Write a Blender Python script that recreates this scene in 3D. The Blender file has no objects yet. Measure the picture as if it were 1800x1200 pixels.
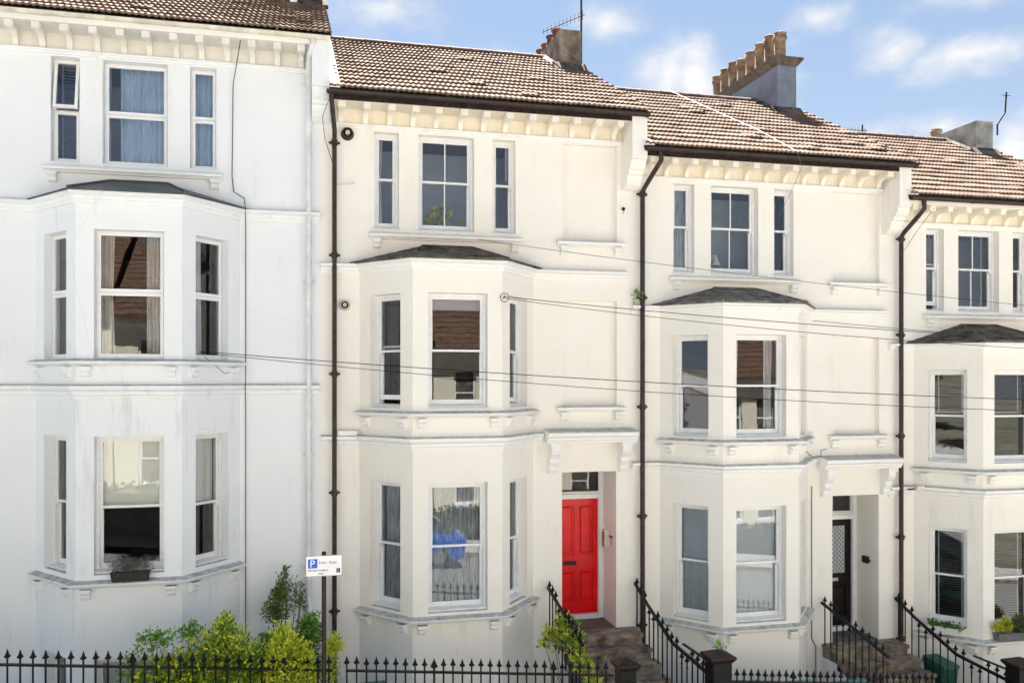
import bpy, math, random
import numpy as np
from mathutils import Vector, Matrix

# ------------------------------------------------------------------ camera, sky, sun
SC = bpy.context.scene
COL = SC.collection
R = math.radians
PHI = R(13.6)
cam_data = bpy.data.cameras.new("camera")
cam = bpy.data.objects.new("camera", cam_data)
COL.objects.link(cam)
SC.camera = cam
cam.location = (0, -14.5, 5.0)
cam.rotation_euler = (R(90), 0, -PHI)
cam_data.sensor_width = 36.0
cam_data.lens = 1550.0 / 1800.0 * 36.0
cam_data.shift_y = (668.0 - 600.0) / 1800.0
cam_data.clip_end = 2000.0

SUN_EL, SUN_AZ = R(60), R(2)          # azimuth from +Y (behind the terrace) towards +X
SKY_STRENGTH = 0.05
SUN_STRENGTH = 5.0
EXPOSURE = 2.66
CLOUD = 0.175

world = bpy.data.worlds.new("World")
SC.world = world
world.use_nodes = True
wn, wl = world.node_tree.nodes, world.node_tree.links
wn.clear()


def N(nt, typ, **kw):
    n = nt.nodes.new(typ)
    for k, v in kw.items():
        if hasattr(n, k):
            setattr(n, k, v)
    return n


def M_(nt, op, a, b=None, c=None, clamp=False):
    n = nt.nodes.new("ShaderNodeMath")
    n.operation = op
    n.use_clamp = clamp
    for i, v in enumerate((a, b, c)):
        if v is None:
            continue
        if isinstance(v, (int, float)):
            n.inputs[i].default_value = v
        else:
            nt.links.new(v, n.inputs[i])
    return n.outputs[0]


def build_world():
    nt = world.node_tree
    sky = N(nt, "ShaderNodeTexSky")
    sky.sky_type = "NISHITA"
    sky.sun_disc = False
    sky.sun_elevation = SUN_EL
    sky.sun_rotation = SUN_AZ
    sky.altitude = 20
    sky.air_density = 0.4
    sky.dust_density = 0.3
    sky.ozone_density = 1.0
    bg = N(nt, "ShaderNodeBackground")
    bg.inputs[1].default_value = SKY_STRENGTH
    nt.links.new(sky.outputs[0], bg.inputs[0])
    tc = N(nt, "ShaderNodeTexCoord")
    sep = N(nt, "ShaderNodeSeparateXYZ")
    nt.links.new(tc.outputs["Generated"], sep.inputs[0])
    X, Y, Z = sep.outputs
    az = M_(nt, "MULTIPLY", M_(nt, "ARCTAN2", X, Y), 57.2958)
    el = M_(nt, "MULTIPLY", M_(nt, "ARCSINE", Z), 57.2958)
    noi = N(nt, "ShaderNodeTexNoise")
    noi.inputs["Scale"].default_value = 11.0
    noi.inputs["Detail"].default_value = 9.0
    noi.inputs["Roughness"].default_value = 0.58
    mp = N(nt, "ShaderNodeMapping")
    mp.inputs["Scale"].default_value = (1, 1, 1.7)
    nt.links.new(tc.outputs["Generated"], mp.inputs[0])
    nt.links.new(mp.outputs[0], noi.inputs["Vector"])
    clouds = [(4.6, 22.9, 4.6, 1.6, 1.1), (20.2, 21.9, 2.2, 1.1, 1.0), (23.6, 18.3, 2.4, 2.2, 1.35),
              (25.2, 18.2, 1.8, 2.2, 1.35), (32.6, 21.2, 1.6, .9, .7), (37.2, 19.0, 2.2, 1.5, 1.25),
              (40.4, 18.2, 3.8, 1.2, 1.25), (41.2, 20.9, 3.6, .8, .8), (39.8, 14.4, 2.2, .9, 1.0),
              (43.3, 12.9, 2.6, 2.2, 1.2), (31.3, 18.4, 1.0, 1.8, .6), (34.0, 14.2, 4.5, .8, .55), (12, 19.4, 5, .8, .45),
              (52, 17, 5, 2.2, 1.1), (-8, 21, 6, 1.8, 1.0), (62, 22, 6, 3, 1.0)]
    m = None
    for a, e, wa, we, k in clouds:
        da = M_(nt, "DIVIDE", M_(nt, "SUBTRACT", az, a), wa)
        de = M_(nt, "DIVIDE", M_(nt, "SUBTRACT", el, e), we)
        d = M_(nt, "SQRT", M_(nt, "ADD", M_(nt, "MULTIPLY", da, da), M_(nt, "MULTIPLY", de, de)))
        v = M_(nt, "MULTIPLY", M_(nt, "SUBTRACT", 1.0, M_(nt, "MULTIPLY", d, .85)), k)
        m = v if m is None else M_(nt, "MAXIMUM", m, v)
    # the rest of the sky: broken cloud of the same kind
    big = N(nt, "ShaderNodeTexNoise")
    big.inputs["Scale"].default_value = 3.2
    big.inputs["Detail"].default_value = 2
    nt.links.new(mp.outputs[0], big.inputs["Vector"])
    far = M_(nt, "MULTIPLY", M_(nt, "SUBTRACT", big.outputs[0], .56), 6.0)
    away = M_(nt, "SUBTRACT", M_(nt, "MULTIPLY", M_(nt, "ABSOLUTE", M_(nt, "SUBTRACT", az, 18)), .05), 1.4, clamp=True)
    up = M_(nt, "MULTIPLY", M_(nt, "SUBTRACT", el, 24), .15, clamp=True)
    away = M_(nt, "MAXIMUM", away, up)
    m = M_(nt, "MAXIMUM", m, M_(nt, "SUBTRACT", M_(nt, "MULTIPLY", M_(nt, "ADD", far, 1), away), 1))
    nn = M_(nt, "MULTIPLY", M_(nt, "SUBTRACT", noi.outputs[0], .5), 3.4)
    s = M_(nt, "ADD", m, nn)
    mr = N(nt, "ShaderNodeMapRange")
    mr.interpolation_type = "SMOOTHSTEP"
    mr.inputs["From Min"].default_value = -0.25
    mr.inputs["From Max"].default_value = 1.35
    nt.links.new(s, mr.inputs["Value"])
    # thin haze over the blue, paler towards the horizon
    low = M_(nt, "MULTIPLY", M_(nt, "SUBTRACT", 24.0, el), .06, clamp=True)
    hz = N(nt, "ShaderNodeBackground")
    hcol = N(nt, "ShaderNodeMix", data_type="RGBA")
    hcol.inputs[6].default_value = (.068, .092, .113, 1)
    hcol.inputs[7].default_value = (.096, .112, .130, 1)
    nt.links.new(low, hcol.inputs[0])
    nt.links.new(hcol.outputs[2], hz.inputs[0])
    hmix = N(nt, "ShaderNodeMixShader")
    nt.links.new(M_(nt, "MULTIPLY_ADD", low, .25, .55), hmix.inputs[0])
    nt.links.new(bg.outputs[0], hmix.inputs[1])
    nt.links.new(hz.outputs[0], hmix.inputs[2])
    mask = M_(nt, "MULTIPLY", mr.outputs[0], .9)
    cl = N(nt, "ShaderNodeBackground")
    shade = N(nt, "ShaderNodeMapRange")
    shade.inputs["From Min"].default_value = .2
    shade.inputs["From Max"].default_value = 1.6
    shade.inputs["To Min"].default_value = .86
    shade.inputs["To Max"].default_value = 1.0
    nt.links.new(s, shade.inputs["Value"])
    cc = N(nt, "ShaderNodeMix", data_type="RGBA")
    cc.inputs[6].default_value = (.84, .88, .95, 1)
    cc.inputs[7].default_value = (1.0, .985, .96, 1)
    nt.links.new(mr.outputs[0], cc.inputs[0])
    nt.links.new(cc.outputs[2], cl.inputs[0])
    nt.links.new(M_(nt, "MULTIPLY", shade.outputs[0], CLOUD), cl.inputs[1])
    mix = N(nt, "ShaderNodeMixShader")
    nt.links.new(mask, mix.inputs[0])
    nt.links.new(hmix.outputs[0], mix.inputs[1])
    nt.links.new(cl.outputs[0], mix.inputs[2])
    out = N(nt, "ShaderNodeOutputWorld")
    nt.links.new(mix.outputs[0], out.inputs[0])


build_world()
sun_dir = Vector((math.sin(SUN_AZ) * math.cos(SUN_EL), math.cos(SUN_AZ) * math.cos(SUN_EL), math.sin(SUN_EL)))
sun_data = bpy.data.lights.new("sun", "SUN")
sun_data.energy = SUN_STRENGTH
sun_data.angle = R(0.5)
sun_data.color = (1.0, .975, .93)
sun = bpy.data.objects.new("sun", sun_data)
COL.objects.link(sun)
sun.rotation_euler = sun_dir.to_track_quat("Z", "Y").to_euler()
sun.location = (0, 20, 40)

SC.view_settings.view_transform = "Standard"
SC.view_settings.look = "None"
SC.view_settings.exposure = EXPOSURE
SC.view_settings.gamma = 1.0
SC.view_settings.use_curve_mapping = False
SC.render.engine = "CYCLES"
SC.cycles.use_denoising = True
SC.cycles.max_bounces = 10
SC.cycles.diffuse_bounces = 5
SC.cycles.transparent_max_bounces = 24
SC.cycles.sample_clamp_indirect = 6

rnd = random.Random(7)


# ------------------------------------------------------------------ materials
def new_mat(name):
    m = bpy.data.materials.new(name)
    m.use_nodes = True
    nt = m.node_tree
    b = nt.nodes["Principled BSDF"]
    return m, nt, b


def mixc(nt, fac, a, b):
    n = nt.nodes.new("ShaderNodeMix")
    n.data_type = "RGBA"
    for i, v in ((0, fac), (6, a), (7, b)):
        if isinstance(v, (int, float)):
            n.inputs[i].default_value = v
        elif isinstance(v, tuple):
            n.inputs[i].default_value = (*v, 1) if len(v) == 3 else v
        else:
            nt.links.new(v, n.inputs[i])
    return n.outputs[2]


def noise(nt, scale, detail=4, rough=.5, stretch=None, coord="pos"):
    n = nt.nodes.new("ShaderNodeTexNoise")
    n.inputs["Scale"].default_value = scale
    n.inputs["Detail"].default_value = detail
    n.inputs["Roughness"].default_value = rough
    if coord == "pos":
        g = nt.nodes.new("ShaderNodeNewGeometry").outputs["Position"]
    else:
        g = nt.nodes.new("ShaderNodeTexCoord").outputs["Object"]
    if stretch:
        mp = nt.nodes.new("ShaderNodeMapping")
        mp.inputs["Scale"].default_value = stretch
        nt.links.new(g, mp.inputs[0])
        g = mp.outputs[0]
    nt.links.new(g, n.inputs["Vector"])
    return n.outputs[0]


def rng(nt, v, a, b, c=0., d=1.):
    n = nt.nodes.new("ShaderNodeMapRange")
    n.inputs["From Min"].default_value = a
    n.inputs["From Max"].default_value = b
    n.inputs["To Min"].default_value = c
    n.inputs["To Max"].default_value = d
    nt.links.new(v, n.inputs["Value"])
    return n.outputs[0]


def bump(nt, b, h, strength=.2, dist=.01):
    n = nt.nodes.new("ShaderNodeBump")
    n.inputs["Strength"].default_value = strength
    n.inputs["Distance"].default_value = dist
    nt.links.new(h, n.inputs["Height"])
    nt.links.new(n.outputs[0], b.inputs["Normal"])


def up_mask(nt, lo=.5, hi=.9):
    g = nt.nodes.new("ShaderNodeNewGeometry")
    s = nt.nodes.new("ShaderNodeSeparateXYZ")
    nt.links.new(g.outputs["True Normal"], s.inputs[0])
    return rng(nt, s.outputs[2], lo, hi)


def render_mat(name, base, tint, dirt=(.30, .29, .26), amount=.5, ledge=.8, rough=.75):
    """painted stucco: slight patchiness, streaks, cracks and grime lying on ledges"""
    m, nt, b = new_mat(name)
    c = mixc(nt, rng(nt, noise(nt, .9, 5, .6), .35, .7), base, tint)
    st = M_(nt, "MULTIPLY", rng(nt, noise(nt, 2.2, 6, .65, (2.2, 2.2, .28)), .54, .80, 0, amount * 1.3), rng(nt, noise(nt, .7, 3, .6), .48, .62))
    patch = rng(nt, noise(nt, .33, 6, .7), .53, .56, 0, .10)
    c = mixc(nt, patch, c, tuple(x * .86 for x in base))
    c = mixc(nt, st, c, dirt)
    sp = rng(nt, noise(nt, 26, 3, .6), .70, .80, 0, .35 * amount)
    c = mixc(nt, sp, c, dirt)
    # hairline cracks
    vor = nt.nodes.new("ShaderNodeTexVoronoi")
    vor.feature = "DISTANCE_TO_EDGE"
    vor.inputs["Scale"].default_value = .55
    mp = nt.nodes.new("ShaderNodeMixRGB")
    mp.inputs[0].default_value = .22
    nt.links.new(nt.nodes.new("ShaderNodeNewGeometry").outputs["Position"], mp.inputs[1])
    nz = nt.nodes.new("ShaderNodeTexNoise")
    nz.inputs["Scale"].default_value = 3
    nt.links.new(nz.outputs[1], mp.inputs[2])
    nt.links.new(mp.outputs[0], vor.inputs["Vector"])
    cr = rng(nt, vor.outputs["Distance"], .0, .0035, 1, 0)
    gate = rng(nt, noise(nt, .5, 2), .56, .62)
    c = mixc(nt, M_(nt, "MULTIPLY", M_(nt, "MULTIPLY", cr, gate), .55 * amount), c, dirt)
    led = M_(nt, "MULTIPLY", up_mask(nt), rng(nt, noise(nt, 7, 6, .7), .3, .62, .25 * ledge, ledge))
    c = mixc(nt, led, c, (.20, .20, .16))
    nt.links.new(c, b.inputs["Base Color"])
    b.inputs["Roughness"].default_value = rough
    h = M_(nt, "ADD", M_(nt, "MULTIPLY", noise(nt, 90, 3), .25), M_(nt, "MULTIPLY", noise(nt, 3.0, 4), 1.2))
    bump(nt, b, h, .25, .008)
    return m


def plain(name, c, rough=.5, metal=0., var=.12, scale=8., bumpy=0., spec=None, coord="pos"):
    m, nt, b = new_mat(name)
    dark = tuple(x * (1 - var * 2) for x in c)
    lite = tuple(min(1, x * (1 + var)) for x in c)
    nt.links.new(mixc(nt, rng(nt, noise(nt, scale, 5, .6, coord=coord), .3, .7), dark, lite), b.inputs["Base Color"])
    b.inputs["Roughness"].default_value = rough
    b.inputs["Metallic"].default_value = metal
    if spec is not None:
        b.inputs["Specular IOR Level"].default_value = spec
    if bumpy:
        bump(nt, b, noise(nt, scale * 3, 4, coord=coord), bumpy, .01)
    return m


def fabric(name, c, c2=None, trans=.35):
    m, nt, b = new_mat(name)
    out = nt.nodes["Material Output"]
    col = mixc(nt, rng(nt, noise(nt, 6, 3, .5, (8, 1, .6), "obj"), .3, .7), c, c2 or tuple(x * .75 for x in c))
    d = nt.nodes.new("ShaderNodeBsdfDiffuse")
    t = nt.nodes.new("ShaderNodeBsdfTranslucent")
    nt.links.new(col, d.inputs[0])
    nt.links.new(col, t.inputs[0])
    mx = nt.nodes.new("ShaderNodeMixShader")
    mx.inputs[0].default_value = trans
    nt.links.new(d.outputs[0], mx.inputs[1])
    nt.links.new(t.outputs[0], mx.inputs[2])
    nt.links.new(mx.outputs[0], out.inputs[0])
    return m


def leaf_mat(name, a, b_):
    m, nt, b = new_mat(name)
    out = nt.nodes["Material Output"]
    col = mixc(nt, rng(nt, noise(nt, 14, 2), .35, .65), a, b_)
    d = nt.nodes.new("ShaderNodeBsdfPrincipled")
    d.inputs["Roughness"].default_value = .45
    t = nt.nodes.new("ShaderNodeBsdfTranslucent")
    nt.links.new(col, d.inputs["Base Color"])
    nt.links.new(col, t.inputs[0])
    mx = nt.nodes.new("ShaderNodeMixShader")
    mx.inputs[0].default_value = .35
    nt.links.new(d.outputs[0], mx.inputs[1])
    nt.links.new(t.outputs[0], mx.inputs[2])
    nt.links.new(mx.outputs[0], out.inputs[0])
    return m


def glass_mat():
    m, nt, b = new_mat("window glass")
    nt.nodes.remove(b)
    out = nt.nodes["Material Output"]
    g = nt.nodes.new("ShaderNodeBsdfGlossy")
    g.inputs["Roughness"].default_value = 0.0
    g.inputs["Color"].default_value = (.95, .97, 1, 1)
    t = nt.nodes.new("ShaderNodeBsdfTransparent")
    t.inputs[0].default_value = (.92, .95, .97, 1)
    lw = nt.nodes.new("ShaderNodeFresnel")
    lw.inputs[0].default_value = 1.68
    f = M_(nt, "ADD", lw.outputs[0], .025, clamp=True)
    bn = nt.nodes.new("ShaderNodeBump")
    bn.inputs["Strength"].default_value = .035
    bn.inputs["Distance"].default_value = .02
    nt.links.new(noise(nt, 1.7, 2), bn.inputs["Height"])
    nt.links.new(bn.outputs[0], g.inputs["Normal"])
    mx = nt.nodes.new("ShaderNodeMixShader")
    nt.links.new(f, mx.inputs[0])
    nt.links.new(t.outputs[0], mx.inputs[1])
    nt.links.new(g.outputs[0], mx.inputs[2])
    nt.links.new(mx.outputs[0], out.inputs[0])
    return m


def tile_mat():
    m, nt, b = new_mat("concrete roof tile")
    oi = nt.nodes.new("ShaderNodeObjectInfo").outputs["Random"]
    ramp = nt.nodes.new("ShaderNodeValToRGB")
    e = ramp.color_ramp.elements
    e[0].position, e[0].color = 0, (.125, .086, .066, 1)
    e[1].position, e[1].color = 1, (.188, .142, .112, 1)
    for p, c in ((.12, (.138, .094, .071, 1)), (.3, (.148, .104, .080, 1)), (.55, (.158, .114, .089, 1)), (.8, (.172, .127, .100, 1))):
        x = e.new(p)
        x.color = c
    nt.links.new(oi, ramp.inputs[0])
    c = ramp.outputs[0]
    c = mixc(nt, rng(nt, noise(nt, 1.1, 4), .45, .7, 0, .5), c, (.22, .155, .118))
    c = mixc(nt, rng(nt, noise(nt, 17, 5, .7), .58, .72, 0, .35), c, (.30, .24, .19))       # pale lichen
    c = mixc(nt, rng(nt, noise(nt, 9, 5, .7), .62, .72, 0, .8), c, (.05, .04, .028))        # moss and soot
    c = mixc(nt, rng(nt, noise(nt, 5, 5, .7, (1, 1, 1.1)), .63, .70, 0, .6), c, (.28, .11, .045))
    nt.links.new(c, b.inputs["Base Color"])
    b.inputs["Roughness"].default_value = .95
    b.inputs["Specular IOR Level"].default_value = .1
    bump(nt, b, noise(nt, 60, 4), .4, .006)
    return m


MT = {}
MT["cream"] = render_mat("cream painted stucco", (.87, .825, .755), (.89, .86, .805), (.44, .40, .33), .26, .75)
MT["cream2"] = render_mat("pale cream painted stucco", (.87, .83, .77), (.89, .865, .815), (.44, .40, .33), .24, .75)
MT["white"] = render_mat("white painted stucco", (.79, .815, .84), (.83, .85, .87), (.40, .40, .40), .45, .85)
MT["trim"] = render_mat("white painted moulding", (.85, .845, .83), (.88, .87, .85), (.33, .33, .31), .35, .8, .6)
MT["trim_cream"] = render_mat("cream painted moulding", (.86, .815, .71), (.88, .84, .76), (.38, .34, .26), .3, .6, .6)
MT["oldcream"] = render_mat("stained cream moulding", (.74, .72, .66), (.80, .785, .74), (.36, .33, .27), .45, .6, .6)
MT["warmcream"] = render_mat("warm cream eaves paint", (.86, .785, .65), (.88, .82, .71), (.38, .34, .26), .3, .6, .6)  # fresh cream, with warm indirect light under the eaves added into the colour
MT["frame"] = plain("white window paint", (.82, .83, .84), .35, var=.04)
MT["oldframe"] = plain("flaking white window paint", (.80, .795, .78), .5, var=.05, scale=30, bumpy=.3)
MT["upvc"] = plain("white plastic window", (.84, .84, .85), .25, var=.02)
MT["glass"] = glass_mat()
MT["tile"] = tile_mat()
MT["opp"] = plain("yellow cream stucco", (.82, .75, .58), .8, var=.05)
MT["opptile"] = plain("brown roof tile", (.14, .085, .06), .95, var=.4, scale=8, spec=.1)
MT["ridge"] = plain("ridge tile concrete", (.17, .10, .075), .9, var=.3, scale=6, bumpy=.4)
MT["deck"] = plain("roof felt", (.05, .04, .035), .9)
MT["slate"] = plain("weathered dark slate", (.15, .125, .108), .9, var=.45, scale=4, bumpy=.25, spec=.15)
MT["slate2"] = plain("grey bay slate", (.22, .205, .185), .9, var=.4, scale=5, bumpy=.25, spec=.15)
MT["lead"] = plain("grey lead sheet", (.075, .085, .10), .55, var=.3, scale=4, bumpy=.3)
MT["brown"] = plain("dark brown gutter paint", (.040, .027, .023), .45, var=.3, scale=9, spec=.3)
MT["fascia"] = plain("peeling dark fascia paint", (.030, .016, .017), .7, var=.6, scale=22, bumpy=.3, spec=.25)
MT["whitepipe"] = plain("dirty white pipe paint", (.73, .745, .76), .45, var=.1, scale=4)
MT["creamgutter"] = plain("stained cream gutter", (.70, .66, .56), .5, var=.16, scale=5)
MT["iron"] = plain("black railing paint", (.0045, .0045, .0055), .4, var=.4, scale=20, spec=.25)
MT["post"] = plain("brown sign post", (.025, .012, .010), .5, var=.3, spec=.3)
MT["red"] = plain("glossy red door paint", (.78, .002, .006), .22, var=.12, scale=2, spec=.35)
MT["blackdoor"] = plain("black door paint", (.008, .005, .005), .3, var=.3, spec=.3)
MT["stone"] = plain("worn york stone", (.27, .215, .165), .8, var=.45, scale=5, bumpy=.5)
MT["mat"] = plain("porch floor", (.15, .115, .105), .85, var=.2, scale=4)
MT["pier"] = plain("chimney render", (.25, .205, .165), .9, var=.5, scale=3.2, bumpy=.6)
MT["greyrender"] = plain("blue grey chimney render", (.20, .235, .30), .85, var=.16, scale=3, bumpy=.4)
MT["palegrey"] = plain("pale weathered chimney render", (.36, .365, .36), .9, var=.3, scale=3, bumpy=.4)
MT["buffpot"] = plain("buff chimney pot", (.29, .20, .13), .85, var=.4, scale=5, bumpy=.1)
MT["redpot"] = plain("red clay chimney pot", (.20, .062, .036), .8, var=.3, scale=6)
MT["cap"] = plain("chimney cap stone", (.15, .12, .10), .9, var=.3)
MT["alu"] = plain("dull aluminium", (.35, .35, .36), .4, 1.0)
MT["darkmetal"] = plain("dark metal", (.03, .022, .02), .8, 0.)
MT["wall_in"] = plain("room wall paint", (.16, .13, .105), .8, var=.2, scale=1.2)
MT["wall_blue"] = plain("pale blue room paint", (.66, .76, .90), .8, var=.1, scale=1.2)  # pale blue stands in for sky reflected in the top panes
MT["bluenet"] = fabric("light blue curtain", (.66, .80, .95), (.48, .63, .84), .08)  # the blue partly carries the sky's reflection in the panes
MT["floor_in"] = plain("room floor", (.12, .08, .055), .7)
MT["road"] = plain("asphalt", (.23, .225, .215), .9, var=.3, scale=30, bumpy=.3)
MT["pave"] = plain("pavement slab", (.48, .465, .435), .85, var=.2, scale=3, bumpy=.3)
MT["earth"] = plain("ground earth", (.16, .15, .11), .95, var=.3, scale=.3)
MT["area"] = plain("painted basement yard", (.72, .72, .71), .9, var=.3)
MT["cable"] = plain("black cable", (.008, .008, .009), .6, spec=.2)
MT["palecable"] = plain("pale cable", (.14, .135, .125), .5)
MT["net"] = fabric("white net curtain", (.88, .90, .92), (.66, .70, .75), .08)
MT["drape"] = fabric("cream lined curtain", (.88, .87, .83), (.64, .63, .60), .08)
MT["greycurtain"] = fabric("grey blue curtain", (.60, .64, .68), (.22, .25, .29), .08)  # dark second tone paints fold shade into the cloth
MT["roller"] = fabric("cream roller blind", (.84, .84, .78), (.80, .80, .74), .08)
MT["greyblind"] = fabric("grey frosted blind", (.60, .64, .68), (.55, .59, .63), .08)
MT["slat"] = plain("blind slat", (.60, .59, .58), .45, var=.05)
MT["slatblue"] = plain("blue blind slat", (.30, .34, .60), .5, var=.1)
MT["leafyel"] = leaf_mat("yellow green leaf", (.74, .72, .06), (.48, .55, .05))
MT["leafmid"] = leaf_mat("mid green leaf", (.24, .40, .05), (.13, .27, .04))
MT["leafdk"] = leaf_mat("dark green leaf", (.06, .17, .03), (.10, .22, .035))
MT["leafol"] = leaf_mat("olive leaf", (.16, .17, .05), (.10, .12, .035))
MT["bark"] = plain("bark", (.12, .085, .06), .9)
MT["dry"] = leaf_mat("dry lavender", (.30, .25, .27), (.20, .17, .17))
MT["flower"] = plain("white flower", (.85, .85, .82), .6)
MT["pot"] = plain("black plastic trough", (.02, .02, .022), .5)
MT["greytrough"] = plain("grey trough", (.16, .17, .19), .6)
MT["teal"] = plain("teal bin plastic", (.05, .27, .24), .35, var=.1)
MT["green"] = plain("dark green bin plastic", (.012, .09, .06), .4, var=.1)
MT["signwhite"] = plain("white sign face", (.86, .86, .86), .35, var=.02)
MT["signback"] = plain("grey sign edge", (.25, .25, .26), .4)
MT["signblue"] = plain("sign blue", (.01, .10, .62), .35, var=.02)
MT["ink"] = plain("black print", (.015, .015, .015), .5)
MT["redink"] = plain("red print", (.45, .02, .03), .5)
MT["steel"] = plain("brushed steel", (.5, .5, .5), .35, .8)
MT["ivory"] = plain("ivory plastic", (.72, .70, .62), .4)
MT["spike"] = plain("bird spike wire", (.42, .41, .39), .4, .6)
MT["ventdark"] = plain("dark vent throat", (.01, .01, .01), .8)
MT["beige"] = plain("vent plastic", (.55, .52, .45), .5)


# ------------------------------------------------------------------ mesh helpers
class MB:
    def __init__(s):
        s.v, s.f, s.m = [], [], []
        s.cur = 0

    def add(s, verts, faces):
        o = len(s.v)
        s.v += [tuple(p) for p in verts]
        s.f += [tuple(i + o for i in f) for f in faces]
        s.m += [s.cur] * len(faces)
        return s

    def box(s, x0, x1, y0, y1, z0, z1):
        return s.add([(x0, y0, z0), (x1, y0, z0), (x1, y1, z0), (x0, y1, z0), (x0, y0, z1), (x1, y0, z1), (x1, y1, z1), (x0, y1, z1)],
                     [(0, 3, 2, 1), (4, 5, 6, 7), (0, 1, 5, 4), (1, 2, 6, 5), (2, 3, 7, 6), (3, 0, 4, 7)])

    def hexa(s, a, b):
        """a, b: bottom and top quads (4 points each)"""
        return s.add(list(a) + list(b), [(0, 3, 2, 1), (4, 5, 6, 7), (0, 1, 5, 4), (1, 2, 6, 5), (2, 3, 7, 6), (3, 0, 4, 7)])

    def prism_x(s, prof, x0, x1):
        """profile [(y, z)] extruded along x"""
        n = len(prof)
        v = [(x0, y, z) for y, z in prof] + [(x1, y, z) for y, z in prof]
        f = [(i, (i + 1) % n, n + (i + 1) % n, n + i) for i in range(n)]
        f += [tuple(range(n - 1, -1, -1)), tuple(range(n, 2 * n))]
        return s.add(v, f)

    def poly(s, pts, z0, z1):
        n = len(pts)
        v = [(x, y, z0) for x, y in pts] + [(x, y, z1) for x, y in pts]
        f = [(i, (i + 1) % n, n + (i + 1) % n, n + i) for i in range(n)]
        f += [tuple(range(n - 1, -1, -1)), tuple(range(n, 2 * n))]
        return s.add(v, f)

    def lathe(s, prof, n=8, c=(0, 0), axis="z"):
        v, f = [], []
        for r, z in prof:
            for k in range(n):
                a = 2 * math.pi * (k + .5) / n
                p = (r * math.cos(a), r * math.sin(a), z)
                v.append((c[0] + p[0], c[1] + p[1], z) if axis == "z" else (c[0] + p[0], z, c[1] + p[1]))
        for i in range(len(prof) - 1):
            for k in range(n):
                f.append((i * n + k, i * n + (k + 1) % n, (i + 1) * n + (k + 1) % n, (i + 1) * n + k))
        f.append(tuple(range(n - 1, -1, -1)))
        f.append(tuple((len(prof) - 1) * n + k for k in range(n)))
        return s.add(v, f)

    def tube(s, pts, r, n=6):
        pts = [Vector(p) for p in pts]
        rs = r if isinstance(r, (list, tuple)) else [r] * len(pts)
        v, f = [], []
        ref = Vector((.31, .17, 1))
        for i, p in enumerate(pts):
            t = (pts[min(i + 1, len(pts) - 1)] - pts[max(i - 1, 0)])
            if t.length < 1e-9:
                t = Vector((0, 0, 1))
            t.normalize()
            u = t.cross(ref if abs(t.dot(ref.normalized())) < .95 else Vector((1, 0, 0))).normalized()
            w = t.cross(u)
            for k in range(n):
                a = 2 * math.pi * k / n
                v.append(p + (u * math.cos(a) + w * math.sin(a)) * rs[i])
        for i in range(len(pts) - 1):
            for k in range(n):
                f.append((i * n + k, i * n + (k + 1) % n, (i + 1) * n + (k + 1) % n, (i + 1) * n + k))
        f.append(tuple(range(n - 1, -1, -1)))
        f.append(tuple((len(pts) - 1) * n + k for k in range(n)))
        return s.add(v, f)

    def mesh(s, name, mats, smooth=False):
        me = bpy.data.meshes.new(name)
        me.from_pydata(s.v, [], s.f)
        mats = mats if isinstance(mats, (list, tuple)) else [mats]
        for m in mats:
            me.materials.append(MT[m])
        if len(mats) > 1:
            me.polygons.foreach_set("material_index", s.m)
        if smooth:
            me.polygons.foreach_set("use_smooth", [True] * len(me.polygons))
            try:
                me.set_sharp_from_angle(angle=R(40))
            except Exception:
                pass
        me.update()
        return me


def put(name, me, parent=None, loc=(0, 0, 0), rz=0., label=None, kind=None):
    o = bpy.data.objects.new(name, me)
    COL.objects.link(o)
    o.parent = parent
    o.location = loc
    o.rotation_euler = (0, 0, rz)
    if label:
        o["label"] = label
    if kind:
        o["kind"] = kind
    return o


def thing(name, label, cat, loc=(0, 0, 0), rz=0., group=None, me=None):
    o = bpy.data.objects.new(name, me)
    COL.objects.link(o)
    o.location = loc
    o.rotation_euler = (0, 0, rz)
    o["label"] = label
    o["category"] = cat
    if group:
        o["group"] = group
    return o


CACHE = {}


def cached(key, fn):
    if key not in CACHE:
        CACHE[key] = fn()
    return CACHE[key]


def offset_path(path, d):
    """offset a polyline outwards (towards -y for a path running +x)"""
    out = []
    n = len(path)
    nrm = []
    for i in range(n - 1):
        ex, ey = path[i + 1][0] - path[i][0], path[i + 1][1] - path[i][1]
        L = math.hypot(ex, ey)
        nrm.append((ey / L, -ex / L))
    for i in range(n):
        a = nrm[max(i - 1, 0)]
        b = nrm[min(i, n - 2)]
        mx, my = a[0] + b[0], a[1] + b[1]
        L = math.hypot(mx, my)
        mx, my = mx / L, my / L
        k = d / (mx * a[0] + my * a[1])
        out.append((path[i][0] + mx * k, path[i][1] + my * k))
    return out


def sweep(mb, path, prof):
    """profile [(outward offset, z)] swept along the path, closed and capped"""
    n, k = len(path), len(prof)
    rows = [offset_path(path, d) for d, z in prof]
    v = [(rows[j][i][0], rows[j][i][1], prof[j][1]) for i in range(n) for j in range(k)]
    f = []
    for i in range(n - 1):
        for j in range(k):
            f.append((i * k + j, i * k + (j + 1) % k, (i + 1) * k + (j + 1) % k, (i + 1) * k + j))
    f.append(tuple(range(k - 1, -1, -1)))
    f.append(tuple((n - 1) * k + j for j in range(k)))
    mb.add(v, f)


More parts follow.
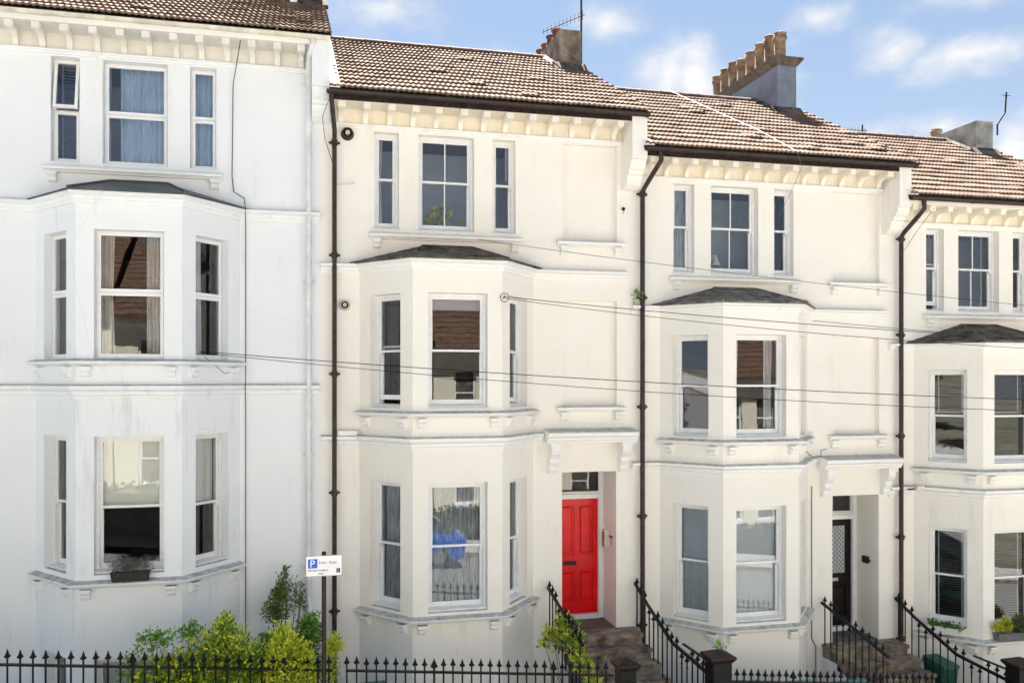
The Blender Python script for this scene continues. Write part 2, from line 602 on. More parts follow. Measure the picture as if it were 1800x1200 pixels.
def panel(mb, P, Q, z0, z1, holes, depth=.14):
    """one wall face from P to Q with rectangular holes (u0,u1,z0,z1[,depth]); depth 0 = no reveal"""
    ex, ey = Q[0] - P[0], Q[1] - P[1]
    L = math.hypot(ex, ey)
    ex, ey = ex / L, ey / L
    nx, ny = ey, -ex
    us = sorted({0., L, *[h[0] for h in holes], *[h[1] for h in holes]})
    zs = sorted({z0, z1, *[h[2] for h in holes], *[h[3] for h in holes]})

    def pt(u, z, d=0.):
        return (P[0] + ex * u - nx * d, P[1] + ey * u - ny * d, z)
    for i in range(len(us) - 1):
        for j in range(len(zs) - 1):
            cu, cz = (us[i] + us[i + 1]) / 2, (zs[j] + zs[j + 1]) / 2
            if any(h[0] < cu < h[1] and h[2] < cz < h[3] for h in holes):
                continue
            mb.add([pt(us[i], zs[j]), pt(us[i + 1], zs[j]), pt(us[i + 1], zs[j + 1]), pt(us[i], zs[j + 1])], [(0, 1, 2, 3)])
    for h in holes:
        d = h[4] if len(h) > 4 else depth
        if d <= 0:
            continue
        a, b, c, e = h[:4]
        c4 = [(a, c), (b, c), (b, e), (a, e)]
        for q in range(4):
            p0, p1 = c4[q], c4[(q + 1) % 4]
            mb.add([pt(*p0), pt(*p1), pt(*p1, d), pt(*p0, d)], [(0, 3, 2, 1)])


# ------------------------------------------------------------------ windows
def curtain_mesh(w, h, folds, amp, mat, seed=0, gather=0.):
    def make():
        r = random.Random(seed)
        nx, nz = folds * 6, 6
        ph = r.random() * 6
        v, f = [], []
        for j in range(nz + 1):
            tz = j / nz
            for i in range(nx + 1):
                tx = i / nx
                x = tx * w * (1 - gather * math.sin(math.pi * (1 - tz)) ** 2 * .5)
                y = amp * math.sin(tx * folds * 2 * math.pi + ph + .5 * math.sin(tz * 3 + tx * 5)) + amp * .4 * math.sin(tx * folds * 4.3)
                v.append((x, y, tz * h))
        for j in range(nz):
            for i in range(nx):
                a = j * (nx + 1) + i
                f.append((a, a + 1, a + nx + 2, a + nx + 1))
        return MB().add(v, f).mesh("curtain", mat, True)
    return make()


def slats_mesh(w, h, mat, gap=.028, tilt=.35, tapes=2):
    mb = MB()
    n = int(h / gap)
    d = .0105
    for k in range(n):
        z = h - k * gap
        dz = d * tilt
        mb.add([(0, -d, z - dz), (w, -d, z - dz), (w, d, z + dz), (0, d, z + dz)], [(0, 1, 2, 3)])
    for t in range(tapes):
        x = w * (.12 + .76 * t / max(1, tapes - 1))
        mb.box(x - .011, x + .011, -d - .004, -d - .001, h - n * gap, h)
    mb.box(0, w, -.02, .02, h, h + .03)
    mb.box(0, w, -.012, .012, h - n * gap - .02, h - n * gap)
    return mb.mesh("venetian blind", mat)


def frame_rect(mb, x0, x1, z0, z1, y0, y1, l, r, b, t):
    mb.box(x0, x0 + l, y0, y1, z0, z1)
    mb.box(x1 - r, x1, y0, y1, z0, z1)
    mb.box(x0 + l, x1 - r, y0, y1, z0, z0 + b)
    mb.box(x0 + l, x1 - r, y0, y1, z1 - t, z1)


def window(parent, P, e, u0, u1, z0, z1, depth, style="sash", bars=0, mid=.5, lift=0., mat="frame", fill=(), open_top=False, label=None):
    """P, e: start of the wall face and its direction; the window object sits at the lower left of the opening"""
    w, h = u1 - u0, z1 - z0
    nx, ny = e[1], -e[0]
    loc = (P[0] + e[0] * u0 - nx * depth, P[1] + e[1] * u0 - ny * depth, z0)
    rz = math.atan2(e[1], e[0])
    g = .002
    zm = h * mid

    def fr():
        mb = MB()
        if style == "sash":
            frame_rect(mb, g, w - g, g, h - g, 0, .13, .045, .045, .05, .045)
            mb.hexa([(g, -.07, g), (w - g, -.07, g), (w - g, 0, g), (g, 0, g)], [(g, -.07, .03), (w - g, -.07, .03), (w - g, -.001, .05), (g, -.001, .05)])
        else:
            frame_rect(mb, g, w - g, g, h - g, 0, .07, .04, .04, .04, .04)
            mb.box(.04, w - .04, .002, .068, zm - .02, zm + .02)
            mb.box(g, w - g, -.05, -.001, g, .025)
        return mb.mesh("window frame", mat)
    o = put("window", cached(("fr", style, round(w, 2), round(h, 2), round(mid, 2), mat), fr), parent, loc, rz, label)
    panes = []
    if style == "sash":
        s = .043
        lo, hi = .05, h - .045
        specs = [(zm - .018, hi, .02, .058, s, .035), (lo + lift, zm + .018 + lift, .062, .10, .075, .035)]
        for k, (a, b, y0, y1, bt, tp) in enumerate(specs):
            def sh(a=a, b=b, y0=y0, y1=y1, bt=bt, tp=tp, k=k):
                mb = MB()
                bb, tt = (.035, .045) if k == 0 else (.075, .035)
                frame_rect(mb, .046, w - .046, a, b, y0, y1, s, s, bb, tt)
                for q in range(bars):
                    x = .089 + (w - .178) * (q + 1) / (bars + 1)
                    mb.box(x - .009, x + .009, y0 + .004, y1 - .004, a + bb, b - tt)
                if k == 0:
                    for x in (.046, w - .046 - s):
                        mb.hexa([(x + .012, y0 + .002, a - .055), (x + s - .012, y0 + .002, a - .055), (x + s - .012, y1 - .002, a - .055), (x + .012, y1 - .002, a - .055)],
                                [(x, y0 + .002, a - .001), (x + s, y0 + .002, a - .001), (x + s, y1 - .002, a - .001), (x, y1 - .002, a - .001)])
                return mb.mesh("sash", mat)
            put("sash", cached(("sh", k, round(w, 2), round(h, 2), round(mid, 2), round(lift, 2), bars, mat), sh), o)
            bb, tt = (.035, .045) if k == 0 else (.075, .035)
            xs = [.089 + (w - .178) * q / (bars + 1) for q in range(bars + 2)]
            for q in range(bars + 1):
                panes.append((xs[q] + (.009 if q else 0), xs[q + 1] - (.009 if q < bars else 0), a + bb, b - tt, (y0 + y1) / 2 + rnd.uniform(-.002, .002)))
    else:
        for k, (a, b) in enumerate(((.04, zm - .02), (zm + .02, h - .04))):
            x0, x1, f = .04, w - .04, .042
            ang = R(-11) if (open_top and k == 1) else 0

            def sh(a=a, b=b):
                mb = MB()
                e_ = .012
                frame_rect(mb, x0 - e_, x1 + e_, a - b - e_, e_, -.022, .03, f, f, f, f)
                return mb.mesh("casement sash", mat)
            so = put("sash", cached(("ca", k, round(w, 2), round(h, 2), round(mid, 2)), sh), o, (0, 0, b))
            so.rotation_euler = (ang, 0, 0)
            pm = MB().add([(x0 + f - e_s, 0, a - b + f - e_s), (x1 - f + e_s, 0, a - b + f - e_s), (x1 - f + e_s, 0, -f + e_s), (x0 + f - e_s, 0, -f + e_s)] if False else
                          [(x0 + .03, .004, a - b + .03), (x1 - .03, .004, a - b + .03), (x1 - .03, .004, -.03), (x0 + .03, .004, -.03)], [(0, 1, 2, 3)]).mesh("pane", "glass")
            po = put("pane", pm, o, (0, 0, b))
            po.rotation_euler = (ang, 0, 0)
    for (a, b, c, d, y) in panes:
        pm = MB().add([(a, y, c), (b, y, c), (b, y, d), (a, y, d)], [(0, 1, 2, 3)]).mesh("pane", "glass")
        put("pane", pm, o)
    for k, f in enumerate(fill):
        t = f[0]
        if t == "curtain":       # fx0, fx1, mat, folds[, fz0]
            fz = f[5] if len(f) > 5 else 0.
            cm = curtain_mesh((f[2] - f[1]) * w, h * (1 - fz), f[4], .022, f[3], k * 7 + int(w * 100), .25 if f[2] - f[1] < .5 else 0)
            put("curtain", cm, o, (f[1] * w, .165 + k * .012, h * fz))
        elif t == "roller":      # fz0, mat
            put("roller_blind", MB().box(.06, w - .06, .135, .139, h * f[1], h - .03).mesh("roller blind", f[2]), o)
        elif t == "slats":       # fz0, mat, gap, tilt
            put("venetian_blind", slats_mesh(w - .14, h * (1 - f[1]) - .12, f[2], f[3], f[4]), o, (.07, .16, h * f[1] + .06))
    return o


e_s = 0


# ------------------------------------------------------------------ house pieces
def bracket_mesh(mat):
    """eaves bracket: square block at the front, scroll down to the wall"""
    def mk():
        mb = MB()
        w = .040
        mb.box(-.056, .056, -.44, -.29, 9.285, 9.384)
        pr = [(-.30, 9.384), (-.30, 9.30)]
        for k in range(9):
            a = k / 8 * math.pi / 2
            pr.append((-.28 + .20 * math.sin(a), 9.155 + .145 * math.cos(a)))
        pr += [(-.075, 9.146), (0.0, 9.146), (0.0, 9.384)]
        mb.prism_x(pr, -w, w)
        return mb.mesh("eaves bracket", mat, False)
    return cached(("br", mat), mk)


def console_mesh(mat, h=.15):
    def mk():
        mb = MB()
        mb.box(-.075, .075, -.115, 0, h * .80, h)
        pr = [(-.10, h * .80), (-.105, h * .66), (-.085, h * .52), (-.062, h * .46), (-.07, h * .30), (-.06, h * .12), (-.035, .0), (0, 0), (0, h * .80)]
        mb.prism_x(pr, -.058, .058)
        return mb.mesh("sill console", mat)
    return cached(("con", mat, h), mk)


def hood_bracket_mesh(mat):
    def mk():
        mb = MB()
        mb.box(-.095, .095, -.29, 0, .47, .53)
        pr = [(-.26, .47), (-.265, .40), (-.24, .34), (-.19, .30), (-.15, .26), (-.155, .20), (-.13, .15), (-.10, .13), (-.11, .07), (-.08, .01), (-.03, 0), (0, 0), (0, .47)]
        mb.prism_x(pr, -.075, .075)
        return mb.mesh("hood bracket", mat)
    return cached(("hb", mat), mk)


PITCH = .535
EAVE_Y, EAVE_Z = -.56, 9.53
RIDGE_Y = 4.0


def roof_z(y):
    return EAVE_Z + (y - EAVE_Y) * PITCH


def tile_mesh(w, var):
    def mk():
        L, th = .40, .030
        segs = 15
        v, f = [], []
        r = random.Random(var)
        for yy, lift in ((0., .042), (L, .0)):
            for i in range(segs + 1):
                t = i / segs
                c = math.cos((t * 3 - .5) * 2 * math.pi)
                z = .019 * (.5 + .5 * c) + lift
                v.append((t * w, yy, z + r.uniform(-.001, .001)))
        n = segs + 1
        for i in range(segs):
            f.append((i, i + 1, n + i + 1, n + i))
        for i in range(n):
            v.append((v[i][0], .004, v[i][2] - th - .006))
        for i in range(segs):
            f.append((2 * n + i, 2 * n + i + 1, i + 1, i))
        return MB().add(v, f).mesh("roof tile", "tile", False)
    return cached(("tile", round(w, 4), var), mk)


def build_roof(h, x0, x1, cols, rows=15, left_fillet=True):
    ridge_z = roof_z(RIDGE_Y)
    mb = MB()
    yb = RIDGE_Y * 2 - EAVE_Y
    t = .04
    mb.hexa([(x0, EAVE_Y + .03, EAVE_Z - t), (x1, EAVE_Y + .03, EAVE_Z - t), (x1, RIDGE_Y, ridge_z - t), (x0, RIDGE_Y, ridge_z - t)],
            [(x0, EAVE_Y + .03, EAVE_Z + .005), (x1, EAVE_Y + .03, EAVE_Z + .005), (x1, RIDGE_Y, ridge_z + .0), (x0, RIDGE_Y, ridge_z + .0)])
    mb.hexa([(x0, RIDGE_Y, ridge_z - t), (x1, RIDGE_Y, ridge_z - t), (x1, yb, EAVE_Z - t), (x0, yb, EAVE_Z - t)],
            [(x0, RIDGE_Y, ridge_z + .001), (x1, RIDGE_Y, ridge_z + .001), (x1, yb, EAVE_Z), (x0, yb, EAVE_Z)])
    roof = put("roof", mb.mesh("roof", "deck"), h)
    w = (x1 - x0) / cols
    slope = math.hypot(1, PITCH)
    gauge = (RIDGE_Y - EAVE_Y) / rows
    ang = math.atan(PITCH)
    for j in range(rows):
        for i in range(cols):
            me = tile_mesh(w, rnd.randrange(4))
            y = EAVE_Y + j * gauge
            o = bpy.data.objects.new("roof_tile", me)
            COL.objects.link(o)
            o.parent = roof
            o.location = (x0 + i * w, y, roof_z(y) + .012 + rnd.uniform(-.003, .004))
            o.rotation_euler = (ang + rnd.uniform(-.012, .012), rnd.uniform(-.008, .008), rnd.uniform(-.01, .01))
            if rnd.random() < .035:      # a slipped tile
                o.location.y -= .03
                o.location.z += .006
                o.rotation_euler.z += rnd.uniform(-.05, .05)
    nr = 12
    for k in range(nr):
        L = (x1 - x0) / nr

        def rt(L=L):
            pr = [(.115 * math.cos(a), .095 * math.sin(a)) for a in [math.pi * q / 8 for q in range(9)]]
            m2 = MB()
            m2.prism_x(pr, 0, L * .985)
            m2.prism_x([(a * 1.08, b * 1.08) for a, b in pr], L * .93, L * .99)
            return m2.mesh("ridge tile", "ridge", True)
        put("ridge_tile", cached(("ridge", round(L, 3)), rt), roof, (x0 + k * L, RIDGE_Y, ridge_z + .005 + rnd.uniform(-.004, .004)))
    if left_fillet:
        mb = MB()
        for y0, dy in [(EAVE_Y + q * .3045, .28) for q in range(15)]:
            a, b = roof_z(y0) + .05, roof_z(y0 + dy) + .05
            mb.hexa([(x0 - .02, y0, a - .04), (x0 + .17, y0, a - .04), (x0 + .17, y0 + dy, b - .04), (x0 - .02, y0 + dy, b - .04)],
                    [(x0 - .02, y0, a + .03), (x0 + .17, y0, a + .012), (x0 + .17, y0 + dy, b), (x0 - .02, y0 + dy, b + .02)])
        put("verge_flashing", mb.mesh("verge flashing", "trim"), h)
    return roof


def gutter(h, x0, x1, mat, fmat, ftop=9.50, fbot=9.385, segs=4):
    r, cy, cz = .054, -.548, 9.497
    pr = [(cy + r * math.cos(a), cz + r * math.sin(a)) for a in [math.pi + math.pi * q / 8 for q in range(9)]]
    pr += [(cy + (r - .008) * math.cos(a), cz + .003 + (r - .008) * math.sin(a)) for a in [2 * math.pi - math.pi * q / 8 for q in range(9)]]
    mb = MB()
    mb.prism_x(pr, x0, x1)
    for q in range(segs + 1):
        x = x0 + .02 + (x1 - x0 - .08) * q / segs
        mb.prism_x([(a - (.006 if a < cy else -.0), b - .007) for a, b in pr[:9]], x, x + .045)
    put("gutter", mb.mesh("gutter", mat, True), h)
    put("fascia_board", MB().box(x0 + .04, x1 - .1, -.485, -.455, fbot, ftop).mesh("fascia", fmat), h)


def downpipe(h, pts, mat, r=.038, collars=()):
    mb = MB()
    mb.tube(pts, r, 10)
    for z, x, y in collars:
        mb.lathe([(r * 1.05, z - .05), (r * 1.35, z - .045), (r * 1.35, z + .045), (r * 1.05, z + .05)], 10, (x, y))
        mb.box(x - r * 2.3, x + r * 2.3, y + r * .3, y + r * .8, z - .02, z + .02)
    put("downpipe", mb.mesh("downpipe", mat, True), h)


def pot_mesh(style):
    def mk():
        if style == "buff":
            pr = [(.15, 0), (.16, .04), (.135, .10), (.13, .38), (.16, .41), (.165, .46), (.145, .49), (.15, .55), (.13, .56), (.10, .55), (.10, .3)]
            return MB().lathe(pr, 10).mesh("chimney pot", "buffpot", True)
        pr = [(.13, 0), (.12, .05), (.10, .32), (.13, .36), (.13, .42), (.105, .43), (.08, .42), (.08, .2)]
        return MB().lathe(pr, 10).mesh("chimney pot", "redpot", True)
    return cached(("pot", style), mk)


def chimney(h, x0, x1, y0, y1, z1, mat, cap=True, pots=(), capmat="cap"):
    mb = MB()
    mb.box(x0, x1, y0, y1, roof_z(min(y0, 2 * RIDGE_Y - y1)) - .3, z1)
    c = put("chimney", mb.mesh("chimney stack", mat), h)
    if cap:
        m2 = MB()
        m2.hexa([(x0 - .02, y0 - .02, z1 + .001), (x1 + .02, y0 - .02, z1 + .001), (x1 + .02, y1 + .02, z1 + .001), (x0 - .02, y1 + .02, z1 + .001)],
                [(x0 - .11, y0 - .11, z1 + .12), (x1 + .11, y0 - .11, z1 + .12), (x1 + .11, y1 + .11, z1 + .12), (x0 - .11, y1 + .11, z1 + .12)])
        m2.box(x0 - .12, x1 + .12, y0 - .12, y1 + .12, z1 + .122, z1 + .17)
        m2.hexa([(x0, y0, z1 + .172), (x1, y0, z1 + .172), (x1, y1, z1 + .172), (x0, y1, z1 + .172)],
                [(x0 + .1, y0 + .1, z1 + .24), (x1 - .1, y0 + .1, z1 + .24), (x1 - .1, y1 - .1, z1 + .24), (x0 + .1, y1 - .1, z1 + .24)])
        put("chimney_cap", m2.mesh("cap", capmat), c)
    for (x, y, st, s) in pots:
        o = put("chimney_pot", pot_mesh(st), c, (x, y, z1 + (.2 if cap else .0)), rnd.random())
        o.scale = (.95, .95, s * 1.05)
    m3 = MB()
    ys = [y0 + (RIDGE_Y - y0) * q / 8 for q in range(9)]
    for q in range(8):
        a, b = roof_z(ys[q]) + .05, roof_z(ys[q + 1]) + .05
        m3.hexa([(x0 - .10, ys[q], a - .05), (x0 - .001, ys[q], a - .05), (x0 - .001, ys[q + 1], b - .05), (x0 - .10, ys[q + 1], b - .05)],
                [(x0 - .10, ys[q], a + .02), (x0 - .001, ys[q], a + .07), (x0 - .001, ys[q + 1], b + .07), (x0 - .10, ys[q + 1], b + .02)])
    a = roof_z(y0)
    m3.hexa([(x0 - .16, y0 - .20, roof_z(y0 - .2) - .02), (x1 + .1, y0 - .20, roof_z(y0 - .2) - .02), (x1 + .1, y0 - .001, a - .02), (x0 - .16, y0 - .001, a - .02)],
            [(x0 - .16, y0 - .20, roof_z(y0 - .2) + .06), (x1 + .1, y0 - .20, roof_z(y0 - .2) + .06), (x1 + .1, y0 - .001, a + .16), (x0 - .16, y0 - .001, a + .16)])
    put("chimney_flashing", m3.mesh("flashing", "slate"), h)
    return c


def spikes(mb, path, d, z, hgt=.11, step=.045, r=.0011):
    """bird spikes standing along an offset path"""
    pts = offset_path(path, d)
    for i in range(len(pts) - 1):
        a, b = Vector((*pts[i], z)), Vector((*pts[i + 1], z))
        L = (b - a).length
        n = int(L / step)
        for k in range(n):
            p = a + (b - a) * ((k + .5) / n)
            q = p + Vector((rnd.uniform(-.012, .012), rnd.uniform(-.03, .02), hgt * rnd.uniform(.85, 1.05)))
            mb.tube([p, q], r, 3)


TW = [(-1.19, -.79), (-.47, .465), (.785, 1.18)]
BX, BF, BD = 1.46, .71, .92       # bay: half width at the wall, half width of the front, depth


def bay_path():
    return [(-BX, 0), (-BF, -BD), (BF, -BD), (BX, 0)]


def build_house(sp):
    H = thing("terraced_house", sp["label"], "house", (sp["cx"], 0, sp["z0"]), 0, "terraced houses in the row")
    wm, tm, tc = sp["wall"], sp["trim"], sp["trimtop"]
    x0, x1 = sp["x0"], sp["x1"]
    to = sp["topoff"]
    zb = -2.2
    Bp = bay_path()
    L = math.hypot(BX - BF, BD)
    hd = None
    # --- main wall
    holes = [(-BX + .08 - x0, BX - .08 - x0, zb, 6.7, 0)]
    for a, b in TW:
        holes.append((a + to - x0, b + to - x0, 7.47, 9.05))
    if sp["door"]:
        holes.append((1.97 - x0, 2.955 - x0, .70, 3.42, .73))
        for za, zc in ((7.39, 9.06), (4.56, 6.37)):
            holes.append((1.99 - x0, 2.97 - x0, za, zc, .12))
    mb = MB()
    panel(mb, (x0, 0), (x1, 0), zb, 9.5, holes)
    if sp["door"]:
        for za, zc in ((7.39, 9.06), (4.56, 6.37)):
            mb.add([(1.99, .12, za), (2.97, .12, za), (2.97, .12, zc), (1.99, .12, zc)], [(0, 1, 2, 3)])
    # end and back walls
    for xx in (x0, x1):
        mb.add([(xx, .001, zb), (xx, 8, zb), (xx, 8, 9.6), (xx, RIDGE_Y, roof_z(RIDGE_Y) - .05), (xx, .001, 9.6)], [(0, 1, 2, 3, 4)])
    mb.add([(x0, 8, zb), (x1, 8, zb), (x1, 8, 9.6), (x0, 8, 9.6)], [(3, 2, 1, 0)])
    put("wall", mb.mesh("wall", wm), H)
    # --- bay
    g0, g1 = sp["g"]
    m0, m1 = sp["m"]
    mb = MB()
    for k in range(3):
        P, Q = Bp[k], Bp[k + 1]
        hs = [(.25, .92), (BF - .47, BF + .47), (L - .92, L - .25)][k]
        hl = [(hs[0], hs[1], g0, g1), (hs[0], hs[1], m0, m1)]
        if sp.get("basement"):
            hl.append((hs[0], hs[1], -1.6, .2))
        panel(mb, P, Q, zb, 6.75, hl)
    mb.poly([(-BX, .0), (-BF, -BD), (BF, -BD), (BX, .0)], 6.752, 6.78)
    put("bay", mb.mesh("bay", wm), H)
    # --- interior
    mb = MB()
    inner = [(x0 + .05, .16), (-BX + .2, .16), (-BF + .05, -BD + .17), (BF - .05, -BD + .17), (BX - .2, .16), (x1 - .05, .16), (x1 - .05, 4.0), (x0 + .05, 4.0)]
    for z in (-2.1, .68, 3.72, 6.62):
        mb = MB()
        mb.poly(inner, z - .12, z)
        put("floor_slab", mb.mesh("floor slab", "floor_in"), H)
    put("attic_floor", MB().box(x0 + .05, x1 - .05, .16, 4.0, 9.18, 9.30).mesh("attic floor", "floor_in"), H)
    put("interior_wall", MB().box(x0 + .07, 1.79, 1.7, 1.78, 6.63, 9.17).mesh("top floor wall", "wall_blue"), H)  # near partition added; its blue imitates sky reflection in the top windows
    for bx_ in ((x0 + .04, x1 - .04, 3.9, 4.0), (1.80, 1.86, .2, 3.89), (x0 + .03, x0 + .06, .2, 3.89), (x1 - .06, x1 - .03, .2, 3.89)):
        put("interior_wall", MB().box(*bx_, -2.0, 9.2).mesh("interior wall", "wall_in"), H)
    # --- windows
    for k, (a, b) in enumerate(TW):
        s = dict(sp["top"][k])
        window(H, (x0, 0), (1, 0), a + to - x0, b + to - x0, 7.47, 9.05, .14, **s)
    for fl, key in (((g0, g1), "ground"), ((m0, m1), "mid")):
        for k in range(3):
            P, Q = Bp[k], Bp[k + 1]
            Ls = math.hypot(Q[0] - P[0], Q[1] - P[1])
            e = ((Q[0] - P[0]) / Ls, (Q[1] - P[1]) / Ls)
            u = [(.25, .92), (BF - .47, BF + .47), (L - .92, L - .25)][k]
            window(H, P, e, u[0], u[1], fl[0], fl[1], .14, **dict(sp[key][k]))
    if sp.get("basement"):
        for k in range(3):
            P, Q = Bp[k], Bp[k + 1]
            Ls = math.hypot(Q[0] - P[0], Q[1] - P[1])
            e = ((Q[0] - P[0]) / Ls, (Q[1] - P[1]) / Ls)
            u = [(.25, .92), (BF - .47, BF + .47), (L - .92, L - .25)][k]
            window(H, P, e, u[0], u[1], -1.6, .2, .14, mat="oldframe", fill=[("curtain", .02, .98, "net", 9)])
    # --- mouldings
    prof = lambda z, hh, pj: [(-.02, z), (.03, z), (.035, z + hh * .28), (.055, z + hh * .34), (.06, z + hh * .55), (pj, z + hh * .72), (pj, z + hh * .94), (pj - .02, z + hh), (-.02, z + hh + .012)]
    xa = x0 + (.0 if sp.get("left_end", True) else 0)
    st = sp["str1"]
    endx = 1.62 if sp["door"] else x1 - .01
    mb = MB()
    sweep(mb, [(xa + .01, 0)] + Bp + [(endx, 0)], prof(st[0], st[1] - st[0], .115))
    put("string_course", mb.mesh("string course", tm), H)
    stm = sp["strm"]
    mb = MB()
    sweep(mb, [(xa + .01, 0)] + Bp + [(x1 - (.08 if sp["door"] else .01), 0)], prof(stm[0], stm[1] - stm[0], .125))
    put("string_course", mb.mesh("string course", tm), H)
    mb = MB()
    mb.prism_x([(0.01, 9.075), (-.03, 9.075), (-.035, 9.10), (-.06, 9.115), (-.065, 9.14), (0.01, 9.15)], x0 + .12, sp["pier"][0] - .01)
    put("cornice_moulding", mb.mesh("cornice moulding", sp["corn"]), H)
    put("eaves_frieze", MB().box(x0 + .12, sp["pier"][0] - .008, -.012, -.001, 9.152, 9.385).mesh("frieze", sp["frieze"]), H)
    put("eaves_soffit", MB().box(x0 + .05, sp["pier"][0] - .005, -.455, 0, 9.386, 9.42).mesh("soffit", sp["frieze"]), H)
    # sills
    for (z1_, zz) in ((sp["sillg"], 0), (sp["sillm"], 1)):
        mb = MB()
        z = z1_
        hh = .085
        pr = [(-.155, z - hh), (.02, z - hh), (.04, z - hh * .7), (.11, z - hh * .6), (.13, z - hh * .35), (.135, z - .012), (.125, z), (-.02, z + .035), (-.155, z + .05)]
        sweep(mb, [(-BX - .05, 0.0), *Bp[:1], *Bp[1:3], *Bp[3:], (BX + .05, 0)][1:-1], pr)
        put("bay_sill", mb.mesh("bay sill", tm), H)
        for k in range(3):
            P, Q = Bp[k], Bp[k + 1]
            Ls = math.hypot(Q[0] - P[0], Q[1] - P[1])
            e = ((Q[0] - P[0]) / Ls, (Q[1] - P[1]) / Ls)
            for u in ((.20, Ls - .17) if k != 1 else (.14, Ls - .14)):
                put("sill_console", console_mesh(tm), H, (P[0] + e[0] * u, P[1] + e[1] * u, z - hh - .15), math.atan2(e[1], e[0]))
    mb = MB()
    pr = [(0, 7.30), (-.07, 7.30), (-.09, 7.325), (-.125, 7.335), (-.13, 7.37), (-.12, 7.385), (0.02, 7.41), (.13, 7.47), (.13, 7.30)]
    mb.prism_x([(a, b) for a, b in pr[:7]] + [(.02, 7.30)], -1.285 + to, 1.285 + to)
    for a, b in TW:
        mb.hexa([(a + to + .002, .0205, 7.40), (b + to - .002, .0205, 7.40), (b + to - .002, .14, 7.40), (a + to + .002, .14, 7.40)],
                [(a + to + .002, .0205, 7.412), (b + to - .002, .0205, 7.412), (b + to - .002, .14, 7.472), (a + to + .002, .14, 7.472)])
    put("window_sill", mb.mesh("window sill", tm), H)
    for x in (-1.16, 1.16):
        put("sill_console", console_mesh(tm), H, (x + to, 0, 7.15))
    if sp["door"]:
        for z in (7.375, 4.54):
            mb = MB()
            mb.prism_x([(0, z - .085), (-.06, z - .085), (-.08, z - .06), (-.115, z - .05), (-.12, z - .01), (-.11, z), (0, z + .012)], 1.87, 3.09)
            put("panel_sill", mb.mesh("panel sill", tm), H)
            for x in (1.99, 2.97):
                put("sill_console", console_mesh(tm), H, (x, 0, z - .085 - .15))
    # --- eaves brackets
    n = sp["nbr"]
    for k in range(n):
        x = sp["br"][0] + (sp["br"][1] - sp["br"][0]) * k / (n - 1)
        put("eaves_bracket", bracket_mesh(tc), H, (x + rnd.uniform(-.008, .008), 0, rnd.uniform(-.003, .002)), rnd.uniform(-.02, .02))
    # --- party pier at the eaves
    pa, pb = sp["pier"]
    mb = MB()
    pr = [(.0, 9.52), (-.50, 9.50), (-.50, 8.745), (-.455, 8.735), (-.45, 8.69), (-.40, 8.61), (-.335, 8.57), (-.325, 8.52), (-.27, 8.515), (-.25, 8.43), (-.19, 8.36), (-.10, 8.31), (0, 8.29)]
    mb.prism_x(pr, pa, pb)
    mb.prism_x([(0.02, 9.52), (-.52, 9.505), (-.52, 9.60), (0.02, 9.62 + .25)], pa - .01, pb + .01) if sp.get("tallpier") else None
    put("party_pier", mb.mesh("party pier", sp.get("piermat", wm)), H)
    # --- bay roof
    za, ze = 7.21, stm[1] + .015
    ov = offset_path(Bp, .15)
    ov[0] = (ov[0][0] - .05, 0.0)
    ov[3] = (ov[3][0] + .05, 0.0)
    ap = [(-.43, 0.0), (.40, 0.0)]
    mb = MB()
    v = [(*ov[0], ze), (*ov[1], ze), (*ov[2], ze), (*ov[3], ze), (ap[0][0], 0, za), (ap[1][0], 0, za)]
    lo = [(*p[:2], ze - .022) for p in v[:4]]
    mb.add(v + lo, [(0, 1, 4), (1, 2, 5, 4), (2, 3, 5), (0, 6, 7, 1), (1, 7, 8, 2), (2, 8, 9, 3), (6, 9, 8, 7)])
    br = put("bay_roof", mb.mesh("bay roof", sp["bayroof"]), H)
    mb = MB()
    hipmat = "lead" if sp["bayroof"] == "lead" else sp["bayroof"]
    for a, b in ((v[1], v[4]), (v[2], v[5]), (v[4], v[5])):
        mb.tube([Vector(a) + Vector((0, -.01, .008)), Vector(b) + Vector((0, -.01, .008))], .02, 6)
    put("hip_roll", mb.mesh("hip roll", hipmat), br)
    if sp["bayroof"] != "lead":
        # slate courses, butted as overlapping strips
        mb = MB()
        nC = 6
        for q in range(nC):
            t0, t1 = q / nC, min(1, (q + 1.25) / nC)
            for (a, b, c, d) in ((v[0], v[1], v[4], v[4]), (v[1], v[2], v[5], v[4]), (v[2], v[3], v[5], v[5])):
                a, b, c, d = map(Vector, (a, b, c, d))
                p0, p1 = a.lerp(d, t0), b.lerp(c, t0)
                p2, p3 = b.lerp(c, t1), a.lerp(d, t1)
                up = Vector((0, 0, .013))
                dn = Vector((0, 0, .004))
                k = max(1, int((p1 - p0).length / .22))
                for s_ in range(k):
                    f0, f1 = (s_ + .03) / k, (s_ + .97) / k
                    j = Vector((0, 0, rnd.uniform(0, .003)))
                    A, B_, C_, D_ = p0.lerp(p1, f0) + up + j, p0.lerp(p1, f1) + up + j, p3.lerp(p2, f1) + dn, p3.lerp(p2, f0) + dn
                    mb.add([A, B_, C_, D_, A - up, B_ - up], [(0, 1, 2, 3), (4, 5, 1, 0)])
        put("slate_courses", mb.mesh("slates", sp["bayroof"]), br, kind="stuff")
    # --- roof
    build_roof(H, sp["roofx"][0], sp["roofx"][1], sp["cols"], left_fillet=sp["door"])
    gutter(H, sp["gutx"][0], sp["gutx"][1], sp["gutmat"], sp["fasmat"])
